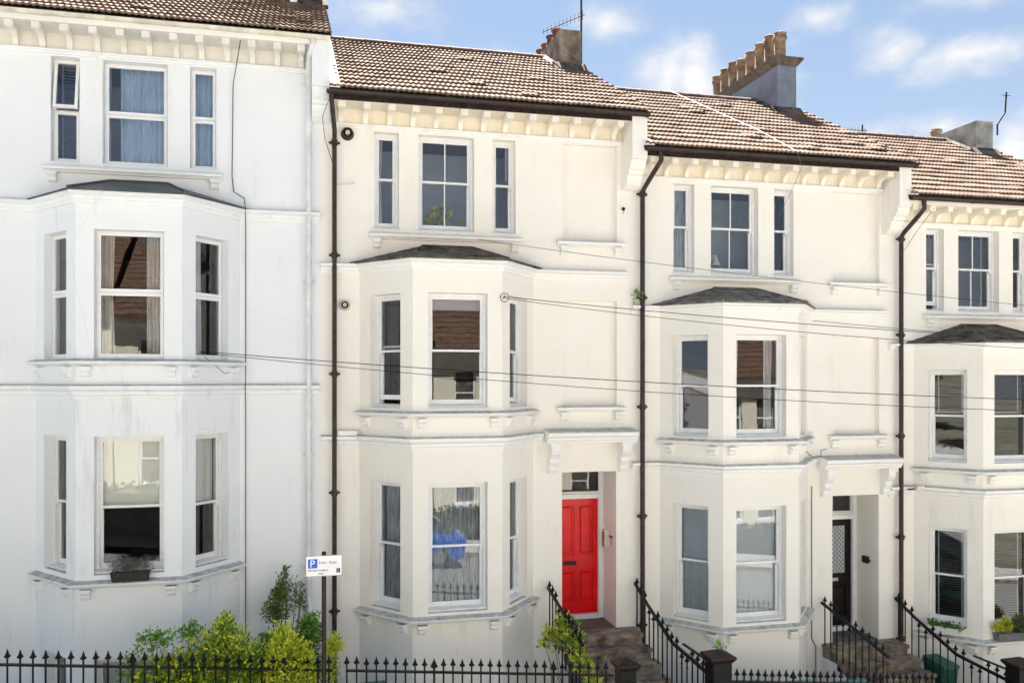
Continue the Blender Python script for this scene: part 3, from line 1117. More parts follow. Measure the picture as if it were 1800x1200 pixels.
    # --- downpipe
    if sp["pipe"] == "straight":
        x = -1.863
        downpipe(H, [(x - .06, -.53, 9.47), (x - .06, -.53, 9.36), (x, -.14, 8.98), (x, -.11, 8.85), (x, -.11, -.2)], sp["gutmat"], .038,
                 [(z, x, -.11) for z in (8.8, 7.0, 5.1, 3.2, 1.3)])
    elif sp["pipe"] == "swan":
        x = sp.get("px", -1.83)
        downpipe(H, [(x + .16, -.53, 9.47), (x + .17, -.53, 9.30), (x + .12, -.45, 9.19), (x + .03, -.17, 8.93), (x, -.12, 8.85), (x, -.11, 8.7), (x, -.11, -.6)], sp["gutmat"], .042,
                 [(z, x, -.11) for z in (8.8, 7.0, 5.1, 3.2, 1.3)])
    else:
        x = 2.518
        downpipe(H, [(x + .06, -.53, 9.47), (x + .05, -.53, 9.36), (x, -.45, 9.22), (x, -.11, 9.0), (x, -.09, 8.85), (x, -.09, -1.0)], "whitepipe", .043,
                 [(z, x, -.09) for z in (8.9, 5.75, 3.0, 1.2)])
    # --- door, hood
    if sp["door"]:
        build_door(H, sp)
    if sp.get("spikes"):
        mb = MB()
        spikes(mb, [(x0 + .3, 0)] + Bp + [(x1 - .1, 0)], .09, stm[1])
        spikes(mb, [(x0 + .3, 0)] + Bp + [(1.62, 0)], .08, st[1])
        spikes(mb, Bp, .09, sp["sillm"] + .01)
        spikes(mb, [(-1.27 + to, 0), (1.27 + to, 0)], .09, 7.385)
        for z in (7.375, 4.54):
            spikes(mb, [(1.88, 0), (3.08, 0)], .08, z)
        spikes(mb, [(1.65, 0), (3.25, 0)], .25, 4.14, .09)
        spikes(mb, [(x0 + .2, 0), (3.0, 0)], .045, 9.15, .12, .05)
        put("bird_spikes", mb.mesh("bird spikes", "spike"), H, kind="stuff")
    if sp.get("chim"):
        chimney(H, **sp["chim"])
    return H


def build_door(H, sp):
    Y = .73
    a, b, z0, z1 = 1.97, 2.955, .70, 3.42
    f = .05
    # porch floor at threshold, frame
    put("porch_floor", MB().box(a + .002, b - .002, .001, Y, z0 - .11, z0 + .004).mesh("porch floor", "mat"), H)
    mb = MB()
    mb.box(a + .002, a + .08, Y - .06, Y + .06, z0 + .005, z1 - .002)
    mb.box(b - .09, b - .002, Y - .06, Y + .06, z0 + .005, z1 - .002)
    mb.box(a + .08, b - .09, Y - .055, Y + .055, z1 - .05, z1 - .002)
    mb.box(a + .03, b - .04, Y - .13, Y - .061, 2.875, 2.955)
    mb.box(a + .08, b - .09, Y - .06, Y + .06, 2.865, 2.995)
    mb.box(a + .08, b - .09, Y - .09, Y + .05, z0 + .005, z0 + .085)
    put("door_frame", mb.mesh("door frame", "frame"), H)
    x0, x1 = a + .083, b - .093
    zb, zt = z0 + .09, 2.86
    d = MB()
    cx = (x0 + x1) / 2
    dm = sp["doormat"]
    if dm == "red":
        holes = [(.085, cx - x0 - .035, 1.05, zt - zb - .1), (cx - x0 + .035, x1 - x0 - .085, 1.05, zt - zb - .1),
                 (.085, cx - x0 - .035, .20, .78), (cx - x0 + .035, x1 - x0 - .085, .20, .78)]
    else:
        holes = [(.13, x1 - x0 - .13, 1.02, zt - zb - .13), (.11, x1 - x0 - .11, .20, .80)]
    panel(d, (x0, Y), (x1, Y), zb, zt, [(u0, u1, zb + q0, zb + q1, .024) for u0, u1, q0, q1 in holes])
    for i, (u0, u1, q0, q1) in enumerate(holes):
        if dm != "red" and i == 0:
            continue
        X0, X1, Z0, Z1 = x0 + u0, x0 + u1, zb + q0, zb + q1
        d.add([(X0, Y + .024, Z0), (X1, Y + .024, Z0), (X1, Y + .024, Z1), (X0, Y + .024, Z1)], [(0, 1, 2, 3)])
        i_ = .04
        d.hexa([(X0 + i_, Y + .023, Z0 + i_), (X1 - i_, Y + .023, Z0 + i_), (X1 - i_, Y + .023, Z1 - i_), (X0 + i_, Y + .023, Z1 - i_)],
               [(X0 + i_ * 1.5, Y - .001, Z0 + i_ * 1.5), (X1 - i_ * 1.5, Y - .001, Z0 + i_ * 1.5), (X1 - i_ * 1.5, Y - .001, Z1 - i_ * 1.5), (X0 + i_ * 1.5, Y - .001, Z1 - i_ * 1.5)])
    door = put("door", d.mesh("door", dm), H)
    if dm == "red":
        mb = MB()
        mb.lathe([(.0, 0), (.055, 0), (.055, .02), (.0, .02)], 12, (0, 0), "y")
        pl = MB()
        pl.box(x0 + .17, x0 + .40, Y - .02, Y - .002, zb + .88, zb + .95)
        put("letter_plate", pl.mesh("letter plate", "blackdoor"), door)
    else:
        u0, u1, q0, q1 = holes[0]
        X0, X1, Z0, Z1 = x0 + u0, x0 + u1, zb + q0, zb + q1
        put("door_pane", MB().add([(X0, Y + .01, Z0), (X1, Y + .01, Z0), (X1, Y + .01, Z1), (X0, Y + .01, Z1)], [(0, 1, 2, 3)]).mesh("door pane", "greyblind"), door)
        mb = MB()
        s = .085
        nz = int((Z1 - Z0) / s)
        W = X1 - X0
        for k in range(-6, nz + 6):
            for sg in (1, -1):
                p = Vector((X0, Y + .004, Z0 + k * s))
                q = Vector((X1, Y + .004, Z0 + k * s + sg * W))
                zs = sorted((p.z, q.z))
                if zs[1] < Z0 or zs[0] > Z1:
                    continue
                t0, t1 = 0., 1.
                dz = q.z - p.z
                ta, tb = (Z0 - p.z) / dz, (Z1 - p.z) / dz
                t0, t1 = max(0, min(ta, tb)), min(1, max(ta, tb))
                if t1 > t0:
                    mb.tube([p.lerp(q, t0), p.lerp(q, t1)], .004, 4)
        put("pane_lattice", mb.mesh("lattice", "blackdoor"), door)
        pl = MB()
        pl.box(x0 + .26, x0 + .52, Y - .02, Y - .002, zb + .87, zb + .93)
        put("letter_plate", pl.mesh("letter plate", "steel"), door)
    # transom light
    t = MB()
    frame_rect(t, a + .082, b - .092, 3.0, z1 - .052, Y - .03, Y + .03, .02, .02, .02, .02)
    tl = put("transom_light", t.mesh("transom frame", "brown" if dm == "red" else "frame"), H)
    put("pane", MB().add([(a + .1, Y, 3.02), (b - .11, Y, 3.02), (b - .11, Y, z1 - .07), (a + .1, Y, z1 - .07)], [(0, 1, 2, 3)]).mesh("pane", "glass"), tl)
    # hood
    mb = MB()
    hx0, hx1 = 1.64, 3.24
    z = 3.94
    pr = [(0, z), (-.27, z), (-.28, z + .035), (-.31, z + .05), (-.315, z + .085), (-.36, z + .12), (-.365, z + .17), (-.35, z + .185), (0, z + .235)]
    mb.prism_x(pr, hx0, hx1)
    put("door_hood", mb.mesh("door hood", sp["trim"]), H)
    for x in (1.79, 3.06):
        put("hood_bracket", hood_bracket_mesh(sp["trim"]), H, (x, 0, 3.41))


S = lambda **k: k
cur = lambda a, b, m, n=5, fz=0.: ("curtain", a, b, m, n, fz)
COMMON = dict(nbr=13, br=(-1.76, 2.89), left_end=True)
HOUSES = [
    dict(COMMON, nbr=14, br=(-2.47, 2.40), label="white stucco terraced house at the left with plastic framed windows and a lead bay roof", cx=-2.36, z0=.82, x0=-2.62, x1=2.70, topoff=-.07,
         wall="white", trim="white", trimtop="oldcream", frieze="oldcream", corn="white", door=False, basement=True, g=(1.41, 3.38), m=(4.49, 6.33),
         str1=(3.90, 4.11), strm=(6.69, 6.86), sillg=1.31, sillm=4.455, pier=(2.56, 2.83), roofx=(-2.62, 2.86), cols=20, gutx=(-2.62, 2.84),
         gutmat="creamgutter", fasmat="trim", pipe="white", bayroof="lead",
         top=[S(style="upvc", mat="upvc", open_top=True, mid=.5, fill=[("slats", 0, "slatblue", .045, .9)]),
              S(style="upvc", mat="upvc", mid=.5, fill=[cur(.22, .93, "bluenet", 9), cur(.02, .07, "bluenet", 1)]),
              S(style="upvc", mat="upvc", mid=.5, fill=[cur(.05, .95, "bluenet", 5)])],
         mid=[S(style="upvc", mat="upvc", mid=.52, fill=[cur(.05, .9, "net", 6)]),
              S(style="upvc", mat="upvc", mid=.52, fill=[cur(.04, .24, "drape", 4), cur(.70, .97, "drape", 5)]),
              S(style="upvc", mat="upvc", mid=.52, fill=[cur(.0, .62, "net", 5)])],
         ground=[S(mat="oldframe", fill=[cur(.5, .95, "greycurtain", 3)]),
                 S(mat="oldframe", mid=.48, fill=[("roller", .46, "roller")]),
                 S(mat="oldframe", mid=.46, fill=[("roller", .44, "roller")])],
         chim=dict(x0=2.36, x1=2.81, y0=2.9, y1=5.5, z1=12.9, mat="pier", cap=False)),
    dict(COMMON, label="cream terraced house with the glossy red front door", cx=2.42, z0=0., x0=-2.08, x1=3.21, topoff=-.03,
         wall="cream", trim="trim", trimtop="trim_cream", frieze="warmcream", corn="trim", door=True, doormat="red", g=(1.39, 3.40), m=(4.57, 6.36),
         str1=(3.90, 4.11), strm=(6.715, 6.88), sillg=1.315, sillm=4.49, pier=(3.06, 3.33), roofx=(-1.96, 3.38), cols=20, gutx=(-2.0, 3.35),
         gutmat="brown", fasmat="fascia", pipe="straight", bayroof="slate", spikes=True, piermat="cream2",
         top=[S(fill=[cur(.02, .40, "net", 2)], mid=.53), S(bars=1, mid=.53), S(fill=[cur(.72, .98, "net", 2, .6)], mid=.53)],
         mid=[S(lift=.07), S(mid=.5, fill=[("roller", .86, "greyblind")]), S(lift=.02)],
         ground=[S(fill=[cur(.05, .95, "greycurtain", 7)]), S(fill=[cur(.04, .40, "greycurtain", 6), cur(.66, .97, "greycurtain", 5), cur(.30, .75, "greycurtain", 6)]), S(fill=[cur(.05, .95, "greycurtain", 6)])],
         chim=dict(x0=2.80, x1=3.27, y0=2.9, y1=5.3, z1=12.22, mat="pier", cap=False, pots=[(2.92, 3.5 + k * .42, "red", .48 + .06 * (k % 2)) for k in range(4)])),
    dict(COMMON, label="cream terraced house with the black lattice glass door, second from the right", cx=7.65, z0=-.565, x0=-2.02, x1=3.15, topoff=-.01,
         wall="cream2", trim="trim", trimtop="trim_cream", frieze="warmcream", corn="trim", door=True, doormat="blackdoor", g=(1.455, 3.425), m=(4.60, 6.34),
         str1=(3.945, 4.135), strm=(6.72, 6.87), sillg=1.375, sillm=4.53, pier=(3.03, 3.28), roofx=(-1.96, 3.40), cols=20, gutx=(-1.95, 3.36),
         gutmat="brown", fasmat="fascia", pipe="swan", bayroof="slate2", spikes=True,
         top=[S(mid=.53, fill=[("roller", .0, "greycurtain")]), S(bars=1, mid=.53), S(mid=.53)],
         mid=[S(), S(fill=[cur(.03, .2, "net", 3), cur(.72, .9, "net", 3)]), S(fill=[cur(.1, .9, "net", 4)])],
         ground=[S(fill=[("roller", .02, "greyblind")]), S(fill=[("roller", .02, "greyblind")]), S(fill=[("roller", .02, "greyblind")])],
         chim=dict(x0=2.60, x1=3.06, y0=3.0, y1=6.5, z1=12.50, mat="greyrender", cap=True,
                   pots=[(2.80, 3.24 + k * .43, "buff", 1.12 + .05 * ((k * 3) % 4 - 1.5)) for k in range(8)])),
    dict(COMMON, label="cream terraced house at the right edge with venetian blinds behind its windows", cx=12.82, z0=-1.15, x0=-2.02, x1=3.20, topoff=.01,
         wall="cream2", trim="trim", trimtop="trim_cream", frieze="warmcream", corn="trim", door=True, doormat="blackdoor", g=(1.60, 3.41), m=(4.63, 6.34),
         str1=(3.95, 4.155), strm=(6.70, 6.84), sillg=1.40, sillm=4.49, pier=(3.03, 3.28), roofx=(-1.96, 3.40), cols=20, gutx=(-1.95, 3.36),
         gutmat="brown", fasmat="trim_cream", pipe="swan", px=-1.81, bayroof="slate",
         top=[S(mid=.53, lift=.08, fill=[("slats", .4, "slat", .04, .4)]), S(bars=1, mid=.53, fill=[("slats", 0, "slat", .03, .5)]), S(mid=.53)],
         mid=[S(fill=[("slats", .5, "slat", .04, -.2)]), S(fill=[("slats", .5, "slat", .04, .3)]), S()],
         ground=[S(fill=[("slats", 0, "slat", .045, .15)]), S(fill=[("slats", 0, "slat", .045, .2)]), S(fill=[("slats", 0, "slat", .045, .2)])],
         chim=dict(x0=2.59, x1=3.05, y0=3.0, y1=6.3, z1=12.22, mat="palegrey", cap=False,
                   pots=[(2.8, 4.6, "buff", .4), (2.8, 5.6, "buff", .4)])),
]
# ------------------------------------------------------------------ the ground
def pav(x):
    return .475 - .095 * x


def gz(x):
    return pav(max(-60, min(60, x)))


XS = [-400, -60, 60, 400]


def strip(name, y0, y1, dz, mat, xs=None, thick=None):
    mb = MB()
    xs = xs or XS
    for a, b in zip(xs[:-1], xs[1:]):
        if thick:
            mb.hexa([(a, y0, gz(a) + dz - thick), (b, y0, gz(b) + dz - thick), (b, y1, gz(b) + dz - thick), (a, y1, gz(a) + dz - thick)],
                    [(a, y0, gz(a) + dz), (b, y0, gz(b) + dz), (b, y1, gz(b) + dz), (a, y1, gz(a) + dz)])
        else:
            mb.add([(a, y0, gz(a) + dz), (b, y0, gz(b) + dz), (b, y1, gz(b) + dz), (a, y1, gz(a) + dz)], [(0, 1, 2, 3)])
    return put(name, mb.mesh(name, mat), kind="structure")


strip("ground", -400, -2.95, -.16, "earth")
strip("ground", 8.2, 400, -.16, "earth")
strip("basement_area", -2.94, 8.2, -1.9, "area")
strip("pavement", -5.0, -2.93, 0, "pave", [-60, 60], .12)
strip("kerb", -5.13, -5.003, 0.002, "stone", [-60, 60], .13)
strip("road", -11.9, -5.135, -.13, "road", [-60, 60])
strip("pavement", -14.4, -12.05, 0, "pave", [-60, 60], .12)
strip("kerb", -12.045, -11.92, 0.002, "stone", [-60, 60], .13)
strip("retaining_wall", -2.925, -2.75, -.12, "area", [-60, 60], 1.7)
for k in range(34):
    pass

OBJ_H = [build_house(sp) for sp in HOUSES]


# ------------------------------------------------------------------ railings
def bar_mesh(h, big=False):
    """square iron bar with a spear finial; origin at its foot, total height h"""
    def mk():
        mb = MB()
        r = .012 if not big else .016
        k = 1.25 if big else 1.
        mb.lathe([(r, 0), (r, h - .21), (r * 1.5, h - .195), (r, h - .18), (r * .95, h - .115 * k), (.020, h - .108 * k), (.043 * k, h - .090 * k), (.024 * k, h - .068), (.013, h - .035), (.002, h)], 6)
        return mb.mesh("railing bar", "iron")
    return cached(("bar", round(h, 3), big), mk)


def rail_box(mb, p, q, w=.022, t=.012):
    p, q = Vector(p), Vector(q)
    d = (q - p)
    s = Vector((-d.y, d.x, 0)).normalized() * w
    u = Vector((0, 0, t))
    mb.hexa([p - s - u, q - s - u, q + s - u, p + s - u], [p - s + u, q - s + u, q + s + u, p + s + u])


def front_railing(label, x0, x1, y, spacing, hgt=1.05, railh=.86):
    t = thing("front_railing", label, "railing", ((x0 + x1) / 2, y, pav((x0 + x1) / 2)), 0, "black iron railings along the pavement")
    ox, oz = (x0 + x1) / 2, pav((x0 + x1) / 2)
    mb = MB()
    rail_box(mb, (x0 - ox, 0, pav(x0) - oz + railh), (x1 - ox, 0, pav(x1) - oz + railh), .022, .013)
    put("top_rail", mb.mesh("rail", "iron"), t)
    mb = MB()
    rail_box(mb, (x0 - ox, 0, pav(x0) - oz + .17), (x1 - ox, 0, pav(x1) - oz + .17), .016, .01)
    put("bottom_rail", mb.mesh("rail", "iron"), t)
    mb = MB()
    mb.hexa([(x0 - ox, -.08, pav(x0) - oz - .02), (x1 - ox, -.08, pav(x1) - oz - .02), (x1 - ox, .08, pav(x1) - oz - .02), (x0 - ox, .08, pav(x0) - oz - .02)],
            [(x0 - ox, -.08, pav(x0) - oz + .12), (x1 - ox, -.08, pav(x1) - oz + .12), (x1 - ox, .08, pav(x1) - oz + .12), (x0 - ox, .08, pav(x0) - oz + .12)])
    put("plinth", mb.mesh("plinth", "stone"), t)
    n = int((x1 - x0) / spacing)
    for k in range(n + 1):
        x = x0 + k * spacing
        big = k % 13 == 9
        put("bar", bar_mesh(hgt - .10, big), t, (x - ox, 0, pav(x) - oz + .10 + rnd.uniform(-.006, .006)), rnd.uniform(-.1, .1))
    return t


front_railing("black spear topped railing before the white house at the left", -6.775, .42, -3.0, .1375)
front_railing("black spear topped railing before the bay of the house with the red door", .60, 4.22, -3.0, .1255)
front_railing("black spear topped railing before the bay of the house with the lattice door", 5.98, 9.40, -3.0, .112, .99, .80)
front_railing("black spear topped railing before the bay at the right edge", 11.12, 14.6, -3.0, .12, 1.0, .82)


def gate_post(label, x, y, w, h):
    t = thing("gate_post", label, "gate post", (x, y, pav(x) - .01), 0, "square black gate posts")
    mb = MB()
    mb.box(-w, w, -w, w, 0, h - .16)
    mb.box(-w - .015, w + .015, -w - .015, w + .015, h * .55, h * .55 + .035)
    put("shaft", mb.mesh("post shaft", "iron"), t)
    mb = MB()
    c = w + .05
    mb.hexa([(-w - .005, -w - .005, h - .158), (w + .005, -w - .005, h - .158), (w + .005, w + .005, h - .158), (-w - .005, w + .005, h - .158)], [(-c, -c, h - .10), (c, -c, h - .10), (c, c, h - .10), (-c, c, h - .10)])
    mb.box(-c, c, -c, c, h - .099, h - .07)
    mb.hexa([(-c, -c, h - .069), (c, -c, h - .069), (c, c, h - .069), (-c, c, h - .069)], [(-.03, -.03, h), (.03, -.03, h), (.03, .03, h), (-.03, .03, h)])
    put("cap", mb.mesh("post cap", "post"), t)
    return t


gate_post("black capped gate post to the left of the red door's steps", 4.40, -3.0, .115, 1.12)
gate_post("black capped gate post to the right of the red door's steps", 5.80, -3.0, .14, 1.26)
gate_post("black capped gate post at the right of the lattice door's steps", 10.93, -3.0, .14, 1.26)


def step_height(yl, z0):
    """tread height under local y for the flight"""
    if yl > -.43:
        return .70
    k = int((-.43 - yl) / .31) + 1
    return max(.70 - .168 * k, .70 - .168 * 4)


def step_railing(label, x, z0, knots, bars, two_rail=None, dx=0.):
    t = thing("step_railing", label, "railing", (x, 0, z0), 0, "black handrails beside the steps")
    mb = MB()
    for (y0, a), (y1, b) in zip(knots[:-1], knots[1:]):
        rail_box(mb, (dx * y0, y0, a), (dx * y1, y1, b), .02, .022)
    put("handrail", mb.mesh("handrail", "iron", False), t)

    def rz(y):
        for (y0, a), (y1, b) in zip(knots[:-1], knots[1:]):
            if y1 <= y <= y0:
                return a + (b - a) * (y - y0) / (y1 - y0)
        return knots[-1][1]
    for k in range(bars):
        y = -.10 - k * .185
        if y < knots[-1][0]:
            break
        foot = step_height(y, 0) + (.0 if y > -1.75 else .02)
        top = rz(y) + (.17 if k % 7 not in (3, 4) else .0)
        put("bar", bar_mesh(round(top - foot, 2)), t, (dx * y, y, foot))
    if two_rail:
        mb = MB()
        rail_box(mb, (0, two_rail[0], two_rail[2]), (0, two_rail[1], two_rail[3]), .018, .012)
        put("lower_rail", mb.mesh("rail", "iron"), t)
    return t


def steps(label, x0, x1, z0, wallmat, n=5):
    t = thing("entrance_steps", label, "steps", ((x0 + x1) / 2, 0, z0), 0, "stone steps up to the front doors")
    w = (x1 - x0) / 2
    mb = MB()
    mb.box(-w, w, -.46, -.002, .70 - .06, .70)
    mb.box(-w + .02, w - .02, -.43, -.002, .46, .639)
    put("landing", mb.mesh("landing", "stone"), t)
    for k in range(1, n + 1):
        z = .70 - .168 * k
        y0 = -.43 - .31 * (k - 1)
        g = .04 * k
        m2 = MB()
        m2.box(-w + (.03 if k < 3 else -.02), w + g, y0 - .34, y0 - .002, z - .055, z)
        m2.box(-w + .03, w + g - .02, y0 - .31, y0 - .002, z - .20, z - .056)
        put("step", m2.mesh("step", "stone"), t)
    m3 = MB()
    m3.prism_x([(-.004, .455), (-.42, .455), (-.42 - .31 * n, .46 - .168 * n), (-.42 - .31 * n, -.9), (-.004, -.9)], -w + .03, w - .02)
    put("side_wall", m3.mesh("stair side", wallmat), t)
    m4 = MB()
    m4.box(-w, w + .1, -2.9, -.43 - .31 * n - .03, .70 - .168 * n - .3, .70 - .168 * n - .12)
    put("path_slab", m4.mesh("path slab", "stone"), t)
    return t


steps("grey stone steps leading up to the red front door", 4.26, 5.70, 0., "white")
steps("grey stone steps leading up to the lattice glass door", 9.40, 10.92, -.565, "white")
KN = [(0, 1.46), (-.45, 1.36), (-1.9, 1.03)]
KR = [(0.0, 1.45), (-.57, 1.22), (-1.6, .87), (-2.85, .79)]
step_railing("black handrail on the left of the red door's steps, twined with vine", 4.14, 0., KN, 11)
step_railing("black handrail on the right of the red door's steps", 5.72, 0., KR, 16, (-2.0, -2.85, .97, .97))
step_railing("black handrail on the left of the lattice door's steps", 9.40, -.565, KN, 11)
step_railing("black handrail on the right of the lattice door's steps", 10.96, -.565, KR, 16, (-2.0, -2.85, .97, .97))


# ------------------------------------------------------------------ parking sign
def text_mesh(body, size, mat, align="LEFT"):
    cu = bpy.data.curves.new("lettering", "FONT")
    cu.body = body
    cu.size = size
    cu.align_x = align
    cu.extrude = .0006
    ob = bpy.data.objects.new("lettering", cu)
    COL.objects.link(ob)
    dg = bpy.context.evaluated_depsgraph_get()
    me = bpy.data.meshes.new_from_object(ob.evaluated_get(dg))
    bpy.data.objects.remove(ob)
    me.materials.clear()
    me.materials.append(MT[mat])
    return me


def parking_sign():
    X, Y = .305, -3.3
    zb = pav(X)
    t = thing("parking_sign", "white parking permit sign on a thin brown post", "sign", (X, Y, zb))
    mb = MB()
    mb.lathe([(.029, 0), (.029, 2.84 - zb + .02), (.02, 2.84 - zb + .035)], 12)
    put("post", mb.mesh("sign post", "post", True), t)
    z0, z1 = 2.585 - zb, 2.83 - zb
    w = .215
    mb = MB()
    mb.box(-w, w, -.052, -.046, z0, z1)
    pl = put("sign_plate", mb.mesh("sign plate", "signwhite"), t)
    mb = MB()
    frame_rect(mb, -w - .006, w + .006, z0 - .006, z1 + .006, -.0535, -.044, .006, .006, .006, .006)
    mb.box(-.035, .035, -.045, .03, z1 - .06, z1 - .03)
    mb.box(-.035, .035, -.045, .03, z0 + .03, z0 + .06)
    put("sign_rim", mb.mesh("sign rim", "signback"), pl)
    put("blue_square", MB().box(-w + .022, -w + .135, -.0535, -.0525, z1 - .148, z1 - .035).mesh("blue", "signblue"), pl)

    def txt(s, size, x, z, mat, dy=-.0545, al="LEFT"):
        o = put("lettering", text_mesh(s, size, mat, al), pl, (x, dy, z))
        o.rotation_euler = (R(90), 0, 0)
    txt("P", .125, -w + .042, z1 - .134, "signwhite", -.0548)
    txt("9 am - 8 pm", .044, -.062, z1 - .096, "ink")
    txt("Permit holders", .040, -w + .022, z1 - .187, "ink")
    txt("only", .040, -.075, z1 - .228, "ink")
    put("zone_square", MB().box(w - .065, w - .02, -.0535, -.0525, z1 - .215, z1 - .16).mesh("zone", "ink"), pl)
    txt("J", .05, w - .052, z1 - .207, "signwhite", -.0548)


parking_sign()


# ------------------------------------------------------------------ wires
def wire(label, pts, r=.008, sag=.0, mat="cable", n=14, cat="cable", name="overhead_cable", group="overhead telephone cables"):
    out = []
    for a, b in zip(pts[:-1], pts[1:]):
        a, b = Vector(a), Vector(b)
        for k in range(n):
            u = k / n
            out.append(a.lerp(b, u) - Vector((0, 0, 4 * sag * u * (1 - u))))
    out.append(Vector(pts[-1]))
    return thing(name, label, cat, (0, 0, 0), 0, group, MB().tube(out, r * .8, 5).mesh(name, mat, True))


PX, PY = 17.0, -4.5
pole = thing("telegraph_pole", "brown wooden telegraph pole where the overhead cables meet, beyond the right edge", "pole", (PX, PY, gz(PX) - .1))
put("shaft", MB().lathe([(.13, 0), (.09, 7.4)], 12).mesh("pole shaft", "bark", True), pole)
put("cross_arm", MB().box(-.5, .5, -.15, -.095, 6.7, 6.78).mesh("cross arm", "bark"), pole)
wire("black cable from the white house's upper bay sill, upper strand", [(-1.41, -.9, 5.42), (PX, PY - .16, 4.55)], .0075, .16)
wire("black cable from the white house's upper bay sill, lower strand", [(-1.40, -.92, 5.40), (PX, PY - .16, 4.44)], .006, .26)
wire("black cable from the corner of the red door house's bay, upper strand", [(3.16, -.98, 6.31), (PX, PY - .16, 5.42)], .0075, .16)
wire("black cable from the corner of the red door house's bay, lower strand", [(3.16, -1.0, 6.28), (PX, PY - .16, 5.32)], .006, .25)
wire("thin black cable from the top window sill of the red door house", [(2.89, -.15, 7.33), (PX, PY - .16, 5.62)], .005, .14)
wire("thin black cable from the wall under the string course of the lattice door house", [(9.17, -.06, 6.09), (PX, PY - .16, 5.24)], .0065, .06)
G2 = "cables fixed to the house fronts"
wire("dark cable running down the white wall right of its bay", [(-.822, -.57, 10.36), (-.93, -.12, 10.0), (-1.0, -.03, 9.63), (-1.017, -.03, 8.2), (-.99, -.03, 7.95), (-.83, -.05, 7.85), (-.811, -.15, 7.70), (-.811, -.03, 7.45), (-.811, -.03, 5.1), (-.811, -.14, 4.9), (-.811, -.03, 4.6), (-.811, -.03, .9)], .0085, 0, "cable", 3, "cable", "wall_cable", G2)
wire("pale cable dropping beside the white house's lower bay window", [(-1.35, -.8, 5.35), (-1.10, -.30, 5.10), (-.98, -.06, 5.14), (-1.0, -.04, 5.02), (-1.042, -.14, 4.9), (-1.042, -.03, 4.7), (-1.042, -.03, 1.4), (-1.1, -.03, 1.0)], .006, 0, "palecable", 3, "cable", "wall_cable", G2)
wire("white cable lying down the roof slope and hanging before the lattice door house's top window", [(8.06 + .0, 3.9, 11.50), (8.45, .6, 9.72), (8.50, -.62, 9.02), (8.60, -.63, 8.75), (8.55, -.3, 8.3), (8.47, -.05, 7.95)], .0045, .0, "palecable", 5, "cable", "wall_cable", G2)
wire("thin black cable looping from the white pier to the first dark downpipe", [(.46, -.52, 9.36), (.36, -.45, 9.1), (.40, -.3, 8.8), (.53, -.16, 8.45)], .006, 0, "cable", 5, "cable", "wall_cable", G2)
wire("thin black cable slung from the right hand eaves down to its downpipe", [(11.45, -.45, 8.18), (11.25, -.25, 7.8), (11.03, -.16, 7.42)], .005, 0, "cable", 5, "cable", "wall_cable", G2)
wire("grey cable draped along the ledge left of the lattice door hood", [(8.95, -.1, 3.92), (9.0, -.13, 3.70), (9.12, -.13, 3.60), (9.22, -.25, 3.62), (9.3, -.13, 3.72), (9.42, -.13, 3.74)], .008, 0, "cable", 4, "cable", "wall_cable", G2)
wire("thin grey pipe down the wall left of the lattice door", [(9.18, -.02, 3.05), (9.18, -.02, .25), (9.26, -.03, .1), (9.26, -.03, -.6)], .012, 0, "palecable", 3, "pipe", "wall_pipe", None)


# ------------------------------------------------------------------ aerials
def yagi(label, p0, p1, n, size, mast=None, name="tv_aerial"):
    p0, p1 = Vector(p0), Vector(p1)
    t = thing(name, label, "aerial", tuple(p0), 0, "tv aerials on the chimneys")
    put("boom", MB().tube([Vector((0, 0, 0)), p1 - p0], .012, 5).mesh("boom", "darkmetal"), t)
    for k in range(n):
        c = (p1 - p0) * (k + .4) / n
        s = size * (.6 + .5 * k / n)
        put("element", cached(("el", round(s, 2)), lambda s=s: MB().tube([(0, 0, -s), (0, 0, s)], .006, 4).mesh("element", "darkmetal")), t, tuple(c))
    if mast:
        put("mast", MB().tube([Vector(m) - p0 for m in mast], .022, 6).mesh("mast", "darkmetal"), t)
    return t


yagi("dark tv aerial on a tall mast beside the chimney above the red door house", (4.98, 3.4, 12.32), (5.83, 3.1, 12.66), 11, .10, [(5.75, 3.1, 11.3), (5.75, 3.1, 13.25)])
yagi("small tv aerial lying level behind the roof ridge between the two right hand houses", (13.62, 6, 11.58), (14.64, 6, 11.60), 10, .08, [(14.5, 6, 11.75), (14.5, 6, 10.3)])
mb = MB().tube([(0, 0, 0), (.0, 0, .25), (.22, 0, .55), (.25, 0, 1.0)], .02, 6)
t = thing("bent_aerial_mast", "thin bent aerial mast on the chimney at the right edge", "aerial", (15.95, 2.95, 10.75), 0, None, mb.mesh("mast", "darkmetal"))
put("element", MB().tube([(.13, 0, .95), (.37, 0, .95)], .01, 4).tube([(.25, 0, .9), (.25, 0, 1.03)], .02, 4).mesh("element", "darkmetal"), t)


